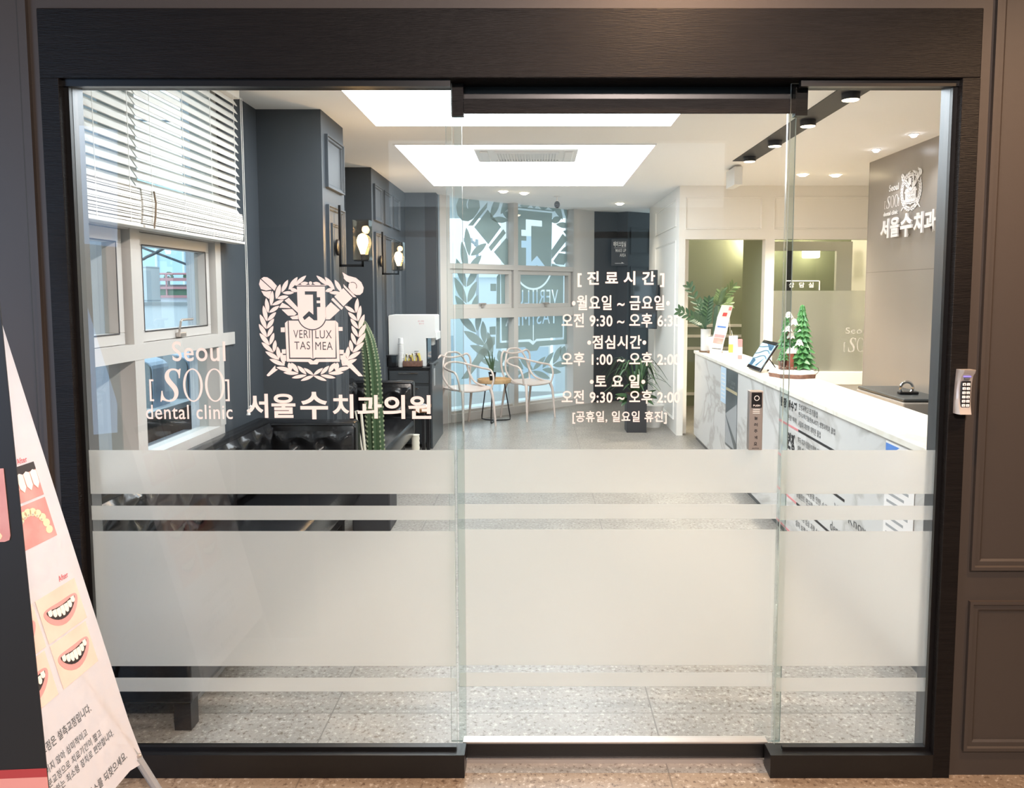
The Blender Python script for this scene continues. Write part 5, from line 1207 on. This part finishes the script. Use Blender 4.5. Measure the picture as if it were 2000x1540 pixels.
def mouth(x0, x1, y0, y1, tilt=.06):
    bm = nb(); quadp(bm, [(x0, y0), (x1, y0), (x1, y1), (x0, y1)], .001, 0); w_ = x1-x0; h = y1-y0
    e = lambda cx, cy, rx, ry, f=lambda a: 0: [(x0+w_*(cx+rx*math.cos(a*PI/14)), y0+h*(cy+ry*math.sin(a*PI/14)+f(a)-.16*abs(math.cos(a*PI/14))**0*(1-math.cos(a*PI/14)**2)*1.0)) for a in range(28)]
    quadp(bm, e(.5, .60, .43, .26), .0018, 1); quadp(bm, e(.5, .62, .36, .15), .0026, 4)
    for k in range(7):
        cx = .21+k*.097; hh = .13-.035*abs(k-3)/3*1.5; cy = .60-.16*(1-((cx-.5)/.36)**2)+.03
        quadp(bm, [(x0+w_*(cx-.043), y0+h*(cy+hh)), (x0+w_*(cx-.046), y0+h*(cy-.02)), (x0+w_*(cx-.02), y0+h*(cy-hh*.75)), (x0+w_*(cx+.02), y0+h*(cy-hh*.75)), (x0+w_*(cx+.046), y0+h*(cy-.02)), (x0+w_*(cx+.043), y0+h*(cy+hh))], .0034, 3)
    return bm
def rectpx(TLp, TRp, BRp):
    a = PB(*TRp); b = PB(*BRp); return a[0], a[1], b[1]
def teeth(x0, x1, y0, y1, arch):
    bm = nb(); w_ = x1-x0; h = y1-y0; quadp(bm, [(x0, y0), (x1, y0), (x1, y1), (x0, y1)], .001, 2)
    if arch:
        for k in range(11):
            a = math.radians(180-k*18); cx, cy = .5+.36*math.cos(a), .22+.58*math.sin(a); r_ = .085
            quadp(bm, [(x0+w_*(cx+r_*math.cos(b*PI/5)), y0+h*(cy+r_*1.15*math.sin(b*PI/5))) for b in range(10)], .0018, 5)
            if 1 < k < 9: quadp(bm, [(x0+w_*(cx*.86+.07+.022*math.cos(b*PI/3)), y0+h*(cy*.90+.02+.026*math.sin(b*PI/3))) for b in range(6)], .0026, 6)
    else:
        quadp(bm, [(x0, y0+h*.68), (x1, y0+h*.78), (x1, y1), (x0, y1)], .0016, 4)
        for k in range(6):
            cx = .08+k*.165; quadp(bm, [(x0+w_*(cx-.07), y0+h*.38), (x0+w_*cx, y0+h*.24), (x0+w_*(cx+.07), y0+h*.38), (x0+w_*(cx+.076), y0+h*.74), (x0+w_*cx, y0+h*.80), (x0+w_*(cx-.076), y0+h*.74)], .0024, 3)
    return bm
x1_, yt, yb_ = rectpx(None, (64.2, 902), (85, 966)); PW_ = .17
for dx in (0, -.185): obj('dental_photo', teeth(x1_-PW_+dx, x1_+dx, yb_, yt, False), pm, t)
x1_, yt, yb_ = rectpx(None, (86.6, 971), (111, 1045.5))
for dx in (0, -.185): obj('dental_photo', teeth(x1_-PW_+dx, x1_+dx, yb_, yt, True), pm, t)
xl = PB(68, 1177)[0]; x1_, yt, yb_ = rectpx(None, (144, 1129.3), (164.3, 1210)); xw = x1_-xl
for dx in (0, -xw-.012): obj('smile_photo', mouth(xl+dx, x1_+dx, yb_, yt), pm, t)
x1_, yt, yb_ = rectpx(None, (165.8, 1213.5), (189.7, 1292.7))
for dx in (0, -xw-.012): obj('smile_photo', mouth(xl+dx, x1_+dx, yb_, yt), pm, t)
MBt = MBn @ Matrix.Translation((0, 0, .0016))
def bline(bm, s, endpx, h, asp=.80, bold=.01):
    x1, y0 = PB(*endpx); sp = glyph_splines(s); a, b, c_, d = bbox(sp); sc_ = h/(d-c_); text(bm, s, MBt, x1-(b-a)*sc_*asp, x1, y0, y0+h, bold)
bm = nb(); bline(bm, 'After', (53, 902), .016); bline(bm, 'After', (133, 1127), .016); obj('caption', bm, 'red', t)
bm = nb(); bline(bm, '설측교정은 설측교정입니다.', (178, 1390), .026, .74, .016); bline(bm, '보이지 않아 심미적이고', (171, 1437), .022, .80); bline(bm, '부분교정으로 치료기간이 짧고', (198, 1438), .022, .80)
bline(bm, '교정하는 최소형 장치로 편안합니다.', (222, 1437), .022, .80); bline(bm, '아름다운 미소를 되찾으세요.', (248, 1482), .026, .80, .016); obj('lettering', bm, 'ink_grey', t)
# black banner, nearer
Yk = 1.50; a = PY(5, 650, Yk); b = PY(95, 1540, Yk); uv = (a-b).normalized()
MKb = frameM(b, (uv.z, 0, -uv.x), uv)      # far right edge at x = 0
t = thing('banner_stand', 'black dental banner with a red foot, in front of the white one', 'banner', (b.x-.3, Yk, 0))
zb_ = b.z/uv.z
obj('fabric', prism(nb(), [(-.6, -zb_+.03), (0, -zb_+.03), (0, 1.30), (-.6, 1.30)], MKb, -.002), 'banner_black', t)
zr = PY(88, 1501, Yk).z; yr = (zr-b.z)/uv.z; zr2 = (PY(88, 1516, Yk).z-b.z)/uv.z
M2 = MKb @ Matrix.Translation((0, 0, .0006)); obj('red_band', prism(nb(), [(-.6, zr2), (0, zr2-.002), (0, yr), (-.6, yr)], M2, .0006), 'banner_red', t); obj('salmon_band', prism(nb(), [(-.6, -zb_+.04), (0, -zb_+.04), (0, zr2-.002), (-.6, zr2)], M2, .0006), 'banner_salmon', t)
def PK(px, py): p = MKb.inverted() @ PY(px, py, Yk); return p.x, p.y
c0 = PK(11, 915); c1_ = PK(22, 1058); r_ = .012
bm = nb(); prism(bm, [(c0[0]-.42, c1_[1]), (c1_[0]-r_, c1_[1]), (c1_[0]-.003, c1_[1]+.003), (c1_[0], c1_[1]+r_), (c1_[0], c0[1]), (c0[0]-.42, c0[1])], M2, .0008)
n = len(bm.faces)
for k in range(7):
    y = c1_[1]+.012+k*.019; prism(bm, [(c1_[0]-.052+.02*(k/6-.5)**2*4+.010*math.cos(q*PI/5)*1.6, y+.010*math.sin(q*PI/5)) for q in range(10)], M2 @ Matrix.Translation((0, 0, .0008)), .0006)
bm.faces.ensure_lookup_table()
for f in bm.faces[n:]: f.material_index = 1
obj('dental_photo', bm, ['gum', 'tooth_ivory'], t)
bm = nb(); tube(bm, [MKb @ Vector((-.3, 1.2, -.02)), (b.x-.3, Yk+.06, .012)], .010, 8); tube(bm, [(b.x-.6, Yk-.0, .012), (b.x-.04, Yk-.0, .012)], .012, 8); tube(bm, [(b.x-.3, Yk+.0, .012), (b.x-.3, Yk+.06, .012)], .010, 8); obj('foot', bm, 'grey_plastic', t)

if TXO is not None:
    d_ = TXO.data; bpy.data.objects.remove(TXO); bpy.data.curves.remove(d_)
